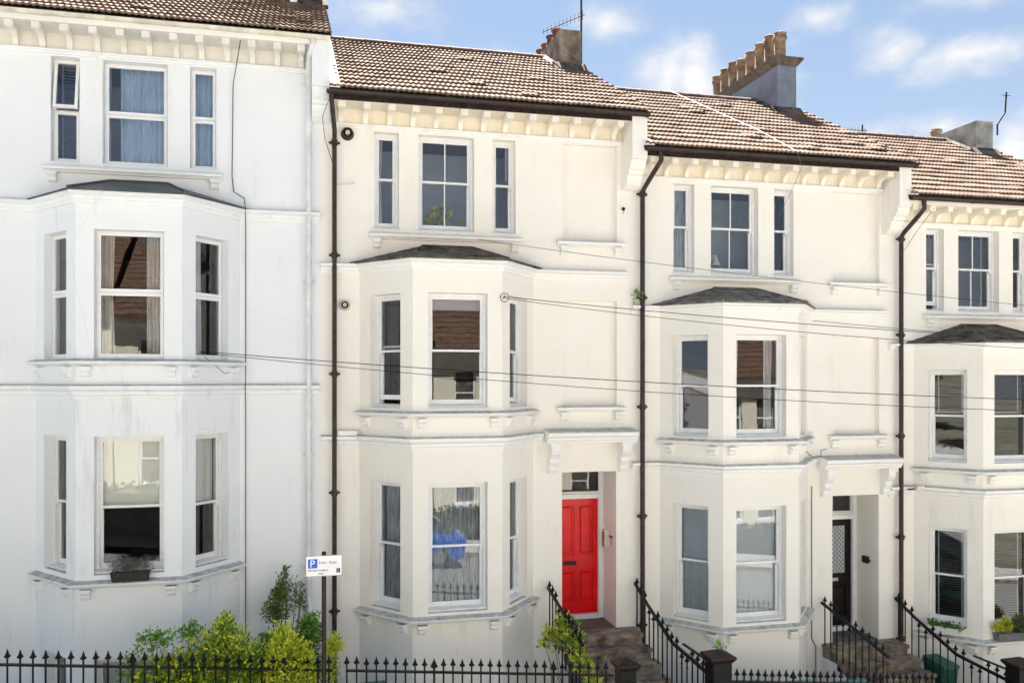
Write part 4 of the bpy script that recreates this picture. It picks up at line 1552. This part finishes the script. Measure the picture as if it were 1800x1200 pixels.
# ------------------------------------------------------------------ plants
def foliage(name, blobs, n, size, mats, seed=1, narrow=.5, tipbias=True):
    """leaves (folded diamonds) scattered through ellipsoids; blobs: (cx,cy,cz,rx,ry,rz,weight)"""
    r = np.random.RandomState(seed)
    w = np.array([b[6] for b in blobs], float)
    w /= w.sum()
    idx = r.choice(len(blobs), n, p=w)
    B = np.array([b[:6] for b in blobs])[idx]
    d = r.normal(size=(n, 3))
    d /= np.linalg.norm(d, axis=1)[:, None]
    rad = r.rand(n) ** (1 / 2.2)
    # clumping: pull leaves towards random twig centres
    pos = B[:, :3] + d * B[:, 3:] * rad[:, None]
    k = max(8, n // 26)
    tw = pos[r.choice(n, k)]
    near = r.randint(0, k, n)
    # nearest of 6 candidate twigs
    cand = r.randint(0, k, (n, 8))
    dist = ((tw[cand] - pos[:, None]) ** 2).sum(2)
    near = cand[np.arange(n), dist.argmin(1)]
    pos = pos * .45 + tw[near] * .55 + r.normal(size=(n, 3)) * size * .5
    L = size * (.45 + 1.0 * r.rand(n))
    ax = d * .8 + r.normal(size=(n, 3)) * .6 + np.array([0, -.15, .35])
    ax /= np.linalg.norm(ax, axis=1)[:, None]
    s = np.cross(ax, r.normal(size=(n, 3)))
    s /= np.linalg.norm(s, axis=1)[:, None]
    nn = np.cross(ax, s)
    W = L * narrow * .5
    p0 = pos
    p1 = pos + ax * (L * .5)[:, None] + s * W[:, None] + nn * (W * .4)[:, None]
    p2 = pos + ax * L[:, None]
    p3 = pos + ax * (L * .5)[:, None] - s * W[:, None] + nn * (W * .4)[:, None]
    V = np.stack([p0, p1, p2, p3], 1).reshape(-1, 3)
    me = bpy.data.meshes.new(name)
    base = np.arange(n) * 4
    F = np.stack([np.stack([base, base + 1, base + 2], 1), np.stack([base, base + 2, base + 3], 1)], 1).reshape(-1, 3)
    me.from_pydata(V.tolist(), [], F.tolist())
    for m in mats:
        me.materials.append(MT[m])
    q = rad + r.normal(size=n) * .18 if tipbias else r.rand(n)  # yellow tips are leaf colour; darker leaves inside paint the inner shadow
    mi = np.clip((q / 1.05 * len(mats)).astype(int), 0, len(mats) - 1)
    me.polygons.foreach_set("material_index", np.repeat(mi, 2).tolist())
    me.update()
    return me


def stems(base, tops, r0=.018, seed=0, mat="bark", wig=.06):
    rr = random.Random(seed)
    mb = MB()
    for t in tops:
        a, b = Vector(base) + Vector((rr.uniform(-.06, .06), rr.uniform(-.04, .04), 0)), Vector(t)
        pts = []
        for k in range(7):
            u = k / 6
            pts.append(a.lerp(b, u) + Vector((rr.uniform(-wig, wig), rr.uniform(-wig, wig), 0)) * math.sin(u * math.pi))
        mb.tube(pts, [r0 * (1 - .75 * k / 6) for k in range(7)], 5)
    return mb.mesh("stems", mat)


def shrub(name, label, cat, blobs, n, size, mats, base, seed, narrow=.5, group=None, r0=.018):
    ox = Vector(base)
    bl = [(b[0] - ox.x, b[1] - ox.y, b[2] - ox.z, *b[3:]) for b in blobs]
    t = thing(name, label, cat, base, 0, group)
    put("foliage", foliage("foliage", bl, n, size, mats, seed, narrow), t)
    put("stem", stems((0, 0, 0), [b[:3] for b in bl] + [(b[0] + rnd.uniform(-1, 1) * b[3] * .6, b[1], b[2] + b[5] * .7) for b in bl], r0, seed), t)
    return t


AZ = -1.4
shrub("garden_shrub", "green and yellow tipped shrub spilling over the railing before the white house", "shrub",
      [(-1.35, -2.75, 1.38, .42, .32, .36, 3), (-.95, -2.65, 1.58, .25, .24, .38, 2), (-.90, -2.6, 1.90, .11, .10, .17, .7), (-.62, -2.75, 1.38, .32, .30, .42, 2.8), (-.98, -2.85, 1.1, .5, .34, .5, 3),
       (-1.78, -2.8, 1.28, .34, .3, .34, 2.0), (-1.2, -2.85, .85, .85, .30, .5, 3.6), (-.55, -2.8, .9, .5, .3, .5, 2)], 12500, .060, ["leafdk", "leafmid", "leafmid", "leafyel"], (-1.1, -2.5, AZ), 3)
shrub("climbing_rose", "loose dark leaved climber with small sprays left of the yellow tipped shrub", "climber",
      [(-1.75, -2.6, 1.72, .24, .2, .16, 1.2), (-1.35, -2.6, 1.80, .14, .15, .13, .8), (-2.0, -2.75, 1.42, .18, .16, .2, .7), (-2.05, -2.8, 1.0, .3, .15, .25, .8)], 900, .055, ["leafdk", "leafmid"], (-1.6, -2.4, AZ), 5, .6)
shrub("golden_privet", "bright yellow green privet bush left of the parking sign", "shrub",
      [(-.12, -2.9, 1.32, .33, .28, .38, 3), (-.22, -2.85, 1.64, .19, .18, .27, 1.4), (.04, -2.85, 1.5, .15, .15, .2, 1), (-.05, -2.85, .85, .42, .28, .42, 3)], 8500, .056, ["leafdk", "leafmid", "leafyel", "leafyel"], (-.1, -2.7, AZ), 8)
shrub("green_shrub", "dark green bush behind the parking sign post", "shrub",
      [(.12, -2.35, 1.55, .22, .2, .34, 2), (-.35, -2.3, 1.45, .25, .2, .3, 1.5), (.2, -2.4, 1.0, .35, .25, .45, 2), (-.45, -2.4, 1.1, .3, .25, .4, 1.5), (.16, -2.3, 1.75, .13, .12, .18, .6)], 5200, .05, ["leafdk", "leafdk", "leafmid"], (.05, -2.3, AZ), 9)
shrub("small_privet", "small yellow green bush right of the parking sign post", "shrub",
      [(.46, -2.7, 1.53, .12, .12, .15, 2), (.40, -2.7, 1.2, .14, .14, .3, 1)], 1000, .042, ["leafmid", "leafyel"], (.42, -2.6, AZ), 10)
shrub("wall_climber", "olive green climber growing up the white wall beside the pipe", "climber",
      [(-.34, -.45, 1.50, .24, .18, .28, 3), (-.28, -.40, 1.78, .13, .12, .22, 1.5), (-.20, -.3, 2.03, .05, .06, .07, .35), (.02, -.3, 1.55, .16, .1, .22, .7), (-.02, -.25, 1.78, .2, .08, .05, .3)], 2400, .042, ["leafol", "leafmid", "leafol"], (-.2, -.3, AZ), 11, .55)
shrub("railing_vine", "leafy vine with yellowing leaves twined on the handrail left of the red door", "climber",
      [(4.14, -1.0, 1.12, .10, .28, .10, 1.4), (4.14, -1.5, 1.00, .10, .22, .16, 1.6), (4.02, -.85, .88, .20, .25, .12, 1.6), (4.16, -1.75, .72, .10, .25, .16, 1.6), (4.2, -2.3, .55, .10, .25, .12, .8), (3.82, -.9, .80, .10, .1, .06, .4)],
      560, .105, ["leafol", "leafmid", "leafyel"], (4.14, -1.6, -.9), 12, .5, None, .014)
# twining stems of the wall climber
def trough(label, x, y, z, rz, L, mat, fol, group=None, name="planter_trough"):
    t = thing(name, label, "planter", (x, y, z), rz, group)
    mb = MB()
    mb.hexa([(-L / 2 + .02, -.06, 0), (L / 2 - .02, -.06, 0), (L / 2 - .02, .06, 0), (-L / 2 + .02, .06, 0)], [(-L / 2, -.08, .13), (L / 2, -.08, .13), (L / 2, .08, .13), (-L / 2, .08, .13)])
    put("box", mb.mesh("trough", mat), t)
    return t


e51 = math.atan2(BD, BX - BF)
HX = [h.location for h in OBJ_H]
t = trough("black trough of dry grey lavender on the white house's lower bay sill", -2.33, -1.0, 2.15, 0, .52, "pot", None)
p = thing("lavender_plant", "dry purple grey lavender sprawling out of the black trough", "plant", (-2.33, -1.0, 2.27))
put("foliage", foliage("lav", [(-.12, 0, .07, .2, .09, .07, 1), (.14, 0, .07, .22, .09, .08, 1), (0, -.02, .12, .26, .08, .06, 1)], 1300, .055, ["dry", "leafol", "dry"], 21, .16, False), p)
mb = MB()
for k in range(40):
    a = Vector((rnd.uniform(-.16, .16), rnd.uniform(-.04, .04), 0))
    mb.tube([a, a + Vector((rnd.uniform(-.16, .16), rnd.uniform(-.1, .06), rnd.uniform(.06, .22)))], .003, 3)
put("stem", mb.mesh("stem", "dry"), p)
# right hand house: boxes on the lower bay sill
t = trough("long grey trough on the front sill of the right hand house's bay", 12.80, -1.0, .22 + .06, 0, 1.0, "greytrough", None)
t2 = trough("pale trough under the blind on the slanting sill of the right hand bay", 11.60, -.50, .32, -e51, .55, "trim", None)
p = thing("box_plant", "trailing dark leaved plant in the pale slanting trough", "plant", (11.60, -.50, .42), -e51)
put("foliage", foliage("pl", [(-.15, 0, .06, .12, .06, .06, 1), (.05, 0, .05, .1, .06, .05, 1), (.22, -.02, .04, .1, .07, .07, 1)], 420, .055, ["leafdk", "leafmid"], 23, .6, False), p)
for (x, label, mats, rx, rz_, n, sd) in ((12.34, "small yellow green leafy plant at the left end of the grey trough", ["leafmid", "leafyel"], .10, .10, 300, 31), (12.52, "upright golden conifer in the grey trough", ["leafol", "leafyel"], .08, .17, 600, 32), (12.80, "rounded dark green shrub in the grey trough", ["leafdk", "leafol"], .22, .19, 1300, 33)):
    p = thing("trough_plant", label, "plant", (x, -1.02, .38))
    put("foliage", foliage("pl", [(0, 0, .10 + rz_ * .4, rx, .10, rz_, 1)], n, .04, mats, sd, .5), p)
    put("stem", stems((0, 0, 0), [(0, 0, .15), (rx * .5, 0, .12)], .008, sd, wig=.01), p)
# self seeded weeds
for (x, y, z, label) in ((5.72, -.12, 6.42, "tuft of weed behind the second downpipe on the ledge"), (6.05, -3.0, 1.22 - .02, "sprig of weed on the right gate post cap")):
    p = thing("weed_tuft", label, "plant", (x, y, z if z > 2 else pav(5.8) + 1.18))
    if z < 2:
        p.location = (5.86, -2.93, pav(5.8) + 1.19)
    put("foliage", foliage("wd", [(0, 0, .05, .09 if z > 2 else .05, .05, .05, 1)], 60, .06, ["leafmid"], 41, .35, False), p)

# houseplant and lamp behind top windows
p = thing("house_plant", "bright green pot plant behind the top centre window above the red door house's bay", "plant", (2.27, .42, 7.47))
put("foliage", foliage("hp", [(0, 0, .28, .16, .1, .15, 1)], 260, .10, ["leafmid", "leafyel"], 51, .5), p)
put("pot", MB().lathe([(.06, -.02), (.08, .14), (.07, .14)], 10).mesh("pot", "trim"), p)
l = thing("desk_lamp", "white angled desk lamp behind the top centre window of the lattice door house", "lamp", (7.42, .38, 6.92))
put("arm", MB().tube([(.12, 0, -.02), (.12, 0, .22), (-.12, 0, .38), (.02, 0, .36)], .010, 6).mesh("arm", "frame"), l)
put("lamp_shade", MB().lathe([(.02, .38), (.035, .33), (.09, .18), (.085, .18)], 12, (.03, 0)).mesh("shade", "frame", True), l)


# ------------------------------------------------------------------ small things on the walls
def flue(label, x, z, r):
    t = thing("flue_terminal", label, "vent", (x, -.002, z), 0, "round boiler flues by the first downpipe")
    mb = MB()
    mb.lathe([(r * 1.18, 0), (r * 1.18, -.012), (r * .98, -.03), (r * .95, -.11), (r * .80, -.11), (r * .78, -.02)], 20, (0, 0), "y")
    put("collar", mb.mesh("collar", "beige" if z < 8 else "darkmetal", True), t)
    put("throat", MB().lathe([(r * .76, -.02), (r * .76, -.03)], 16, (0, 0), "y").mesh("throat", "ventdark"), t)
    put("inner_tube", MB().lathe([(r * .42, -.031), (r * .42, -.12), (r * .34, -.12)], 14, (0, 0), "y").mesh("inner tube", "beige", True), t)


flue("dark round boiler flue under the eaves beside the first downpipe", .765, 8.975, .088)
flue("pale round boiler flue beside the first downpipe at bay level", .72, 6.21, .075)
thing("meter_box", "small white box on the string course beside the first downpipe", "box", (.76, -.08, 4.115), 0, None, MB().box(-.15, .15, -.05, .06, 0, .075).mesh("box", "trim"))
t = thing("door_intercom", "silver door entry panel on the frame right of the red door", "intercom", (5.345, .48, 2.0), 0)
put("case", MB().box(-.035, .027, -.07, .07, 0, .33).mesh("case", "ivory"), t)
put("speaker_panel", MB().box(-.041, -.0355, -.055, .055, .04, .29).mesh("panel", "steel"), t)
t = thing("wall_notice", "small notice with a red header on the porch wall beside the red door", "notice", (5.372, .24, 2.06), 0)
put("sheet", MB().box(-.004, .0, -.09, .09, 0, .20).mesh("sheet", "signwhite"), t)
put("header", MB().box(-.0055, -.0042, -.09, .09, .155, .20).mesh("header", "redink"), t)
mb = MB()
for k in range(5):
    mb.box(-.0055, -.0042, -.075 + .01 * (k % 2), .06 - .02 * (k % 3), .128 - k * .026, .138 - k * .026)
put("print_lines", mb.mesh("print", "ink"), t)
t = thing("key_box", "small black key box on the porch wall beside the lattice glass door", "key box", (10.602, .36, 1.50), 0)
put("box", MB().box(-.05, -.002, -.08, .08, 0, .13).mesh("box", "ink"), t)
put("knob", MB().lathe([(.02, -.10), (.02, -.14)], 8, (-.025, .06), "y").mesh("knob", "ink"), t)
t = thing("wall_plaque", "small brown oval plaque hanging on the pier above the second downpipe", "plaque", (5.50, -.015, 7.98), 0)
put("plate", MB().lathe([(.03, 0), (.033, -.01), (.0, -.02)], 12, (0, 0), "y").mesh("plate", "post"), t)
put("hook", MB().tube([(0, -.01, 0), (.0, -.01, -.09)], .004, 4).mesh("hook", "post"), t)
t = thing("wire_insulator", "black cable bracket with coiled wire on the corner of the red door house's bay", "bracket", (3.15, -.95, 6.30), 0)
put("ring", MB().tube([(.07 * math.cos(a), -.03, .07 * math.sin(a)) for a in [q * math.pi / 6 for q in range(13)]], .006, 5).mesh("ring", "cable"), t)
put("hook", MB().tube([(0, .06, 0), (0, -.04, 0), (0, -.05, .03)], .010, 5).mesh("hook", "darkmetal"), t)
t = thing("security_camera", "small rusty camera bracket on the ledge beside the third downpipe", "camera", (11.15, -.1, 2.95), 0)
put("arm", MB().tube([(0, .1, 0), (0, -.05, 0), (.12, -.12, .02)], .014, 6).mesh("arm", "darkmetal"), t)
put("body", MB().box(.08, .24, -.17, -.10, .0, .07).mesh("body", "ivory"), t)
t = thing("overflow_pipe", "short white overflow pipe left of the top window above the red door house", "pipe", (.62, -.002, 8.14), 0)
put("tube", MB().tube([(0, .002, 0), (0, -.05, 0), (.26, -.06, .03)], .010, 6).mesh("tube", "whitepipe"), t)


# ------------------------------------------------------------------ bins
def bin_(label, x, y, top, mat, lid, rz=0.):
    zb = pav(x) - 1.9 + .02
    t = thing("wheeled_bin", label, "bin", (x, y, top - 1.07), rz, "wheeled bins behind the railings")
    mb = MB()
    mb.hexa([(-.20, -.22, .04), (.20, -.22, .04), (.20, .20, .04), (-.20, .20, .04)], [(-.27, -.30, .96), (.27, -.30, .96), (.27, .30, .96), (-.27, .30, .96)])
    put("body", mb.mesh("bin body", mat), t)
    mb = MB()
    mb.hexa([(-.30, -.34, .962), (.30, -.34, .962), (.30, .33, .962), (-.30, .33, .962)], [(-.27, -.31, 1.02), (.27, -.31, 1.02), (.26, .33, 1.07), (-.26, .33, 1.07)])
    put("lid", mb.mesh("bin lid", lid), t)
    for s in (-1, 1):
        put("wheel", MB().tube([(s * .20, .22, .10), (s * .26, .22, .10)], .10, 12).mesh("wheel", "pot"), t)
    put("handle", MB().tube([(-.22, .36, 1.0), (.22, .36, 1.0)], .015, 6).mesh("handle", lid), t)
    s = .70
    m = MB()
    m.box(-.34, .34, -.36, .36, pav(x) - 1.9 - (top - 1.07) + .003, -.002)
    put("stand", m.mesh("brick stand", "area"), t)
    return t


bin_("teal lidded bin nearest the post, behind the lattice house railing", 6.75, -2.35, .33, "pot", "teal", .12)
bin_("teal lidded bin in the middle, behind the lattice house railing", 7.6, -2.35, .27, "pot", "teal", -.08)
bin_("teal lidded bin close to the lattice door's steps", 8.6, -2.35, .20, "pot", "teal", .05)
bb = bin_("dark green bin standing beside the lattice door's steps", 11.18, -.95, .02, "green", "green", .05)
bb.scale = (.6, .8, 1)
bin_("dark bin behind the railing in front of the red door house's bay", .95, -2.35, .78, "green", "green", .1)
bin_("dark green bin in the far right front area", 12.2, -2.3, -.1, "green", "green", 0)


# ------------------------------------------------------------------ cars behind the camera (seen in the lower windows); hedges added to darken those reflections
MT["carblue"] = plain("blue car paint", (.01, .09, .42), .2, var=.02)
MT["carsilver"] = plain("silver car paint", (.30, .31, .32), .25, .5, var=.02)
MT["carblack"] = plain("black car paint", (.01, .01, .012), .2, var=.02)
MT["carglass"] = plain("car glass", (.01, .012, .014), .08, var=.01)
MT["tyre"] = plain("tyre", (.015, .015, .015), .8)
MT["leafhedge"] = leaf_mat("dusty hedge leaf", (.045, .060, .028), (.075, .085, .04))
MT["lamp"] = plain("car lamp", (.7, .7, .72), .15, var=.02)


def parked_car(label, x, y, mat):
    z = gz(x) - .13
    t = thing("parked_car", label, "car", (x, y, z), 0, "cars parked across the street")
    t.rotation_euler = (0, math.atan(.095), 0)

    def loft(secs, name, m):
        mb = MB()
        n = len(secs[0])
        for q in secs:
            mb.v += q
        for i in range(len(secs) - 1):
            for k in range(n):
                mb.f.append((i * n + k, i * n + (k + 1) % n, (i + 1) * n + (k + 1) % n, (i + 1) * n + k))
        mb.f.append(tuple(range(n - 1, -1, -1)))
        mb.f.append(tuple((len(secs) - 1) * n + k for k in range(n)))
        mb.m = [0] * len(mb.f)
        return put(name, mb.mesh(name, m, True), t)

    def sec(X, w, z0, z1):
        return [(X, -w, z0), (X, w, z0), (X, w * 1.03, (z0 + z1) / 2), (X, w * .9, z1), (X, -w * .9, z1), (X, -w * 1.03, (z0 + z1) / 2)]
    loft([sec(-2.1, .70, .35, .72), sec(-1.95, .80, .24, .86), sec(-.9, .84, .2, .95), sec(.9, .84, .2, .93), sec(1.7, .80, .24, .93), sec(2.0, .72, .3, .85)], "body", mat)
    loft([sec(-1.0, .74, .94, .96), sec(-.35, .66, .94, 1.40), sec(.9, .66, .92, 1.42), sec(1.65, .70, .92, 1.0)], "cabin_glass", "carglass")
    put("roof_panel", MB().hexa([(-.38, -.60, 1.405), (.95, -.60, 1.425), (.95, .60, 1.425), (-.38, .60, 1.405)], [(-.25, -.5, 1.45), (.85, -.5, 1.46), (.85, .5, 1.46), (-.25, .5, 1.45)]).mesh("roof", mat), t)
    for sx in (-1.3, 1.28):
        for sy in (-.74, .74):
            w = put("wheel", MB().tube([(sx, sy - .1, .31), (sx, sy + .1, .31)], .31, 18).mesh("tyre", "tyre"), t)
            put("rim", MB().tube([(sx, sy - .105, .31), (sx, sy + .105, .31)], .19, 12).mesh("rim", "steel"), w)
    for sy in (-.55, .55):
        put("headlight", MB().box(-2.12, -1.98, sy - .14, sy + .14, .60, .72).mesh("headlight", "lamp"), t)
    return t


parked_car("blue parked car across the street, seen as a blue smear in the lower bay window", 2.3, -10.9, "carblue")
parked_car("silver parked car across the street, further down the hill", 8.6, -10.9, "carsilver")
parked_car("black parked car across the street, up the hill", -4.2, -10.9, "carblack")
for k in range(6):  # added hedges keep the bright opposite house fronts out of the panes
    x = -9.5 + k * 5.25
    hd = thing("front_hedge", "clipped green hedge in a front garden across the street, seen only in reflections", "hedge", (x, -15.2, gz(x)), 0, "hedges across the street")
    if k == 0:
        hme = foliage("hedge", [(-1.2, 0, .5, 1.0, .35, .6, 1), (0, 0, .55, 1.1, .35, .62, 1), (1.3, 0, .5, 1.0, .35, .55, 1)], 5000, .12, ["leafhedge", "leafhedge"], 77, .6)
        cme = MB().box(-2.2, 2.2, -.25, .25, -.3, .85).mesh("hedge core", "leafhedge")
    put("foliage", hme, hd)
    put("branches", cme, hd)


# ------------------------------------------------------------------ across the street (seen in the window reflections)
def opposite(x, k):
    z0 = gz(x) + .3
    H = thing("opposite_house", "cream terraced house across the street, seen only as a reflection in the windows", "house", (x, -18.0, z0), math.pi, "houses across the street")
    W = 2.6
    mb = MB()
    holes = []
    for z in (.5, 3.6):
        for xx in (-1.7, -.35, 1.05):
            holes.append((xx + W, xx + W + .8, z, z + 1.7, .15))
    panel(mb, (-W, 0), (W, 0), -1, 6.0, holes)
    mb.box(-W, W, 0.16, 8, -1, 6.0)
    put("wall", mb.mesh("wall", "opp"), H)
    for hq in holes:
        w = MB()
        X = hq[0] - W
        frame_rect(w, X + .01, X + .79, hq[2] + .01, hq[3] - .01, .08, .13, .07, .07, .07, .07)
        w.box(X + .08, X + .72, .085, .125, (hq[2] + hq[3]) / 2 - .03, (hq[2] + hq[3]) / 2 + .03)
        o = put("window", w.mesh("window", "frame"), H)
        put("pane", MB().add([(X + .05, .11, hq[2] + .05), (X + .75, .11, hq[2] + .05), (X + .75, .11, hq[3] - .05), (X + .05, .11, hq[3] - .05)], [(0, 1, 2, 3)]).mesh("pane", "slate"), o)
        put("sill", MB().box(X - .1, X + .9, -.12, 0, hq[2] - .1, hq[2] - .002).mesh("sill", "trim"), H)
    mb = MB()
    for z in (3.0, 5.75):
        mb.box(-W, W, -.12, 0, z, z + .17)
    put("string_course", mb.mesh("string", "trim"), H)
    mb = MB()
    mb.hexa([(-W, -.5, 5.9), (W, -.5, 5.9), (W, 4, 8.9), (-W, 4, 8.9)], [(-W, -.5, 6.0), (W, -.5, 6.0), (W, 4, 9.0), (-W, 4, 9.0)])
    mb.hexa([(-W, 4, 8.9), (W, 4, 8.9), (W, 8.5, 5.9), (-W, 8.5, 5.9)], [(-W, 4, 9.0), (W, 4, 9.0), (W, 8.5, 6.0), (-W, 8.5, 6.0)])
    r = put("roof", mb.mesh("roof", "opptile"), H)
    mb = MB()
    for j in range(15):
        y = -.5 + j * .3
        z = 6.0 + (y + .5) * 3.0 / 4.5
        mb.hexa([(-W, y, z + .001), (W, y, z + .001), (W, y + .3, z + .201), (-W, y + .3, z + .201)], [(-W, y, z + .05), (W, y, z + .05), (W, y + .3, z + .21), (-W, y + .3, z + .21)])
    put("tile_courses", mb.mesh("courses", "opptile"), r)
    return H


for k in range(-3, 5):
    opposite(2.0 + k * 5.25, k)


def tree(label, x, y, h, rad, seed):
    z = gz(x) - .05
    t = thing("street_tree", label, "tree", (x, y, z), 0, "trees further up the street")
    put("trunk", MB().tube([(0, 0, 0), (.1, 0, h * .3), (0, .1, h * .6), (.1, 0, h * .85)], [.22, .17, .12, .05], 8).mesh("trunk", "bark", True), t)
    r = random.Random(seed)
    bl = [(r.uniform(-.5, .5) * rad, r.uniform(-.5, .5) * rad, h * r.uniform(.5, .95), rad * .55, rad * .55, rad * .45, 1) for _ in range(9)]
    put("crown", foliage("crown", bl, 5000, .24, ["leafdk", "leafmid", "leafmid"], seed, .6), t)


tree("leafy green street tree far up the road to the left, seen only in reflections", -22, -13.2, 8, 2.6, 61)
tree("leafy green street tree nearer up the road to the left, seen only in reflections", -15, -13.2, 7, 2.2, 62)


# ------------------------------------------------------------------ unseen houses added beyond both ends of the terrace to block the sun
def sun_block_house(label, x0, x1, z0, wm):
    cx = (x0 + x1) / 2
    H = thing("terraced_house", label, "house", (cx, 0, z0), 0, "terraced houses in the row")
    a, b = x0 - cx, x1 - cx
    mb = MB()
    hs = [(u, u + .9, z, z + 1.7, .14) for z in (1.4, 4.5, 7.4) for u in (.6, 2.2, 3.8)]
    panel(mb, (a, 0), (b, 0), -2.2, 9.5, hs)
    mb.box(a, b, .15, 8, -2.2, 9.5)
    put("wall", mb.mesh("wall", wm), H)
    for h in hs:
        w = MB()
        frame_rect(w, a + h[0] + .01, a + h[1] - .01, h[2] + .01, h[3] - .01, .05, .13, .07, .07, .07, .07)
        o = put("window", w.mesh("window", "frame"), H)
        put("pane", MB().add([(a + h[0] + .06, .10, h[2] + .06), (a + h[1] - .06, .10, h[2] + .06), (a + h[1] - .06, .10, h[3] - .06), (a + h[0] + .06, .10, h[3] - .06)], [(0, 1, 2, 3)]).mesh("pane", "carglass"), o)
    for z in (3.9, 6.7):
        put("string_course", MB().box(a, b, -.12, -.002, z, z + .17).mesh("string course", "trim"), H)
    rz = roof_z(RIDGE_Y)
    mb = MB()
    mb.prism_x([(EAVE_Y, EAVE_Z - .05), (EAVE_Y, EAVE_Z + .04), (RIDGE_Y, rz + .05), (2 * RIDGE_Y - EAVE_Y, EAVE_Z + .04), (2 * RIDGE_Y - EAVE_Y, EAVE_Z - .05)], a, b)
    put("roof", mb.mesh("roof", "opptile"), H)


for k in range(3):
    sun_block_house("white terraced house number %d up the hill beyond the left edge" % (k + 1) if False else ["white terraced house just beyond the left edge", "white terraced house two doors beyond the left edge", "white terraced house three doors beyond the left edge"][k],
              -4.985 - 5.2 * (k + 1), -4.985 - 5.2 * k, .82 + .55 * (k + 1), "white")
for k in range(2):
    sun_block_house(["cream terraced house just beyond the right edge", "cream terraced house two doors beyond the right edge"][k], 16.03 + 5.2 * k, 16.03 + 5.2 * (k + 1), -1.15 - .57 * (k + 1), "cream2")
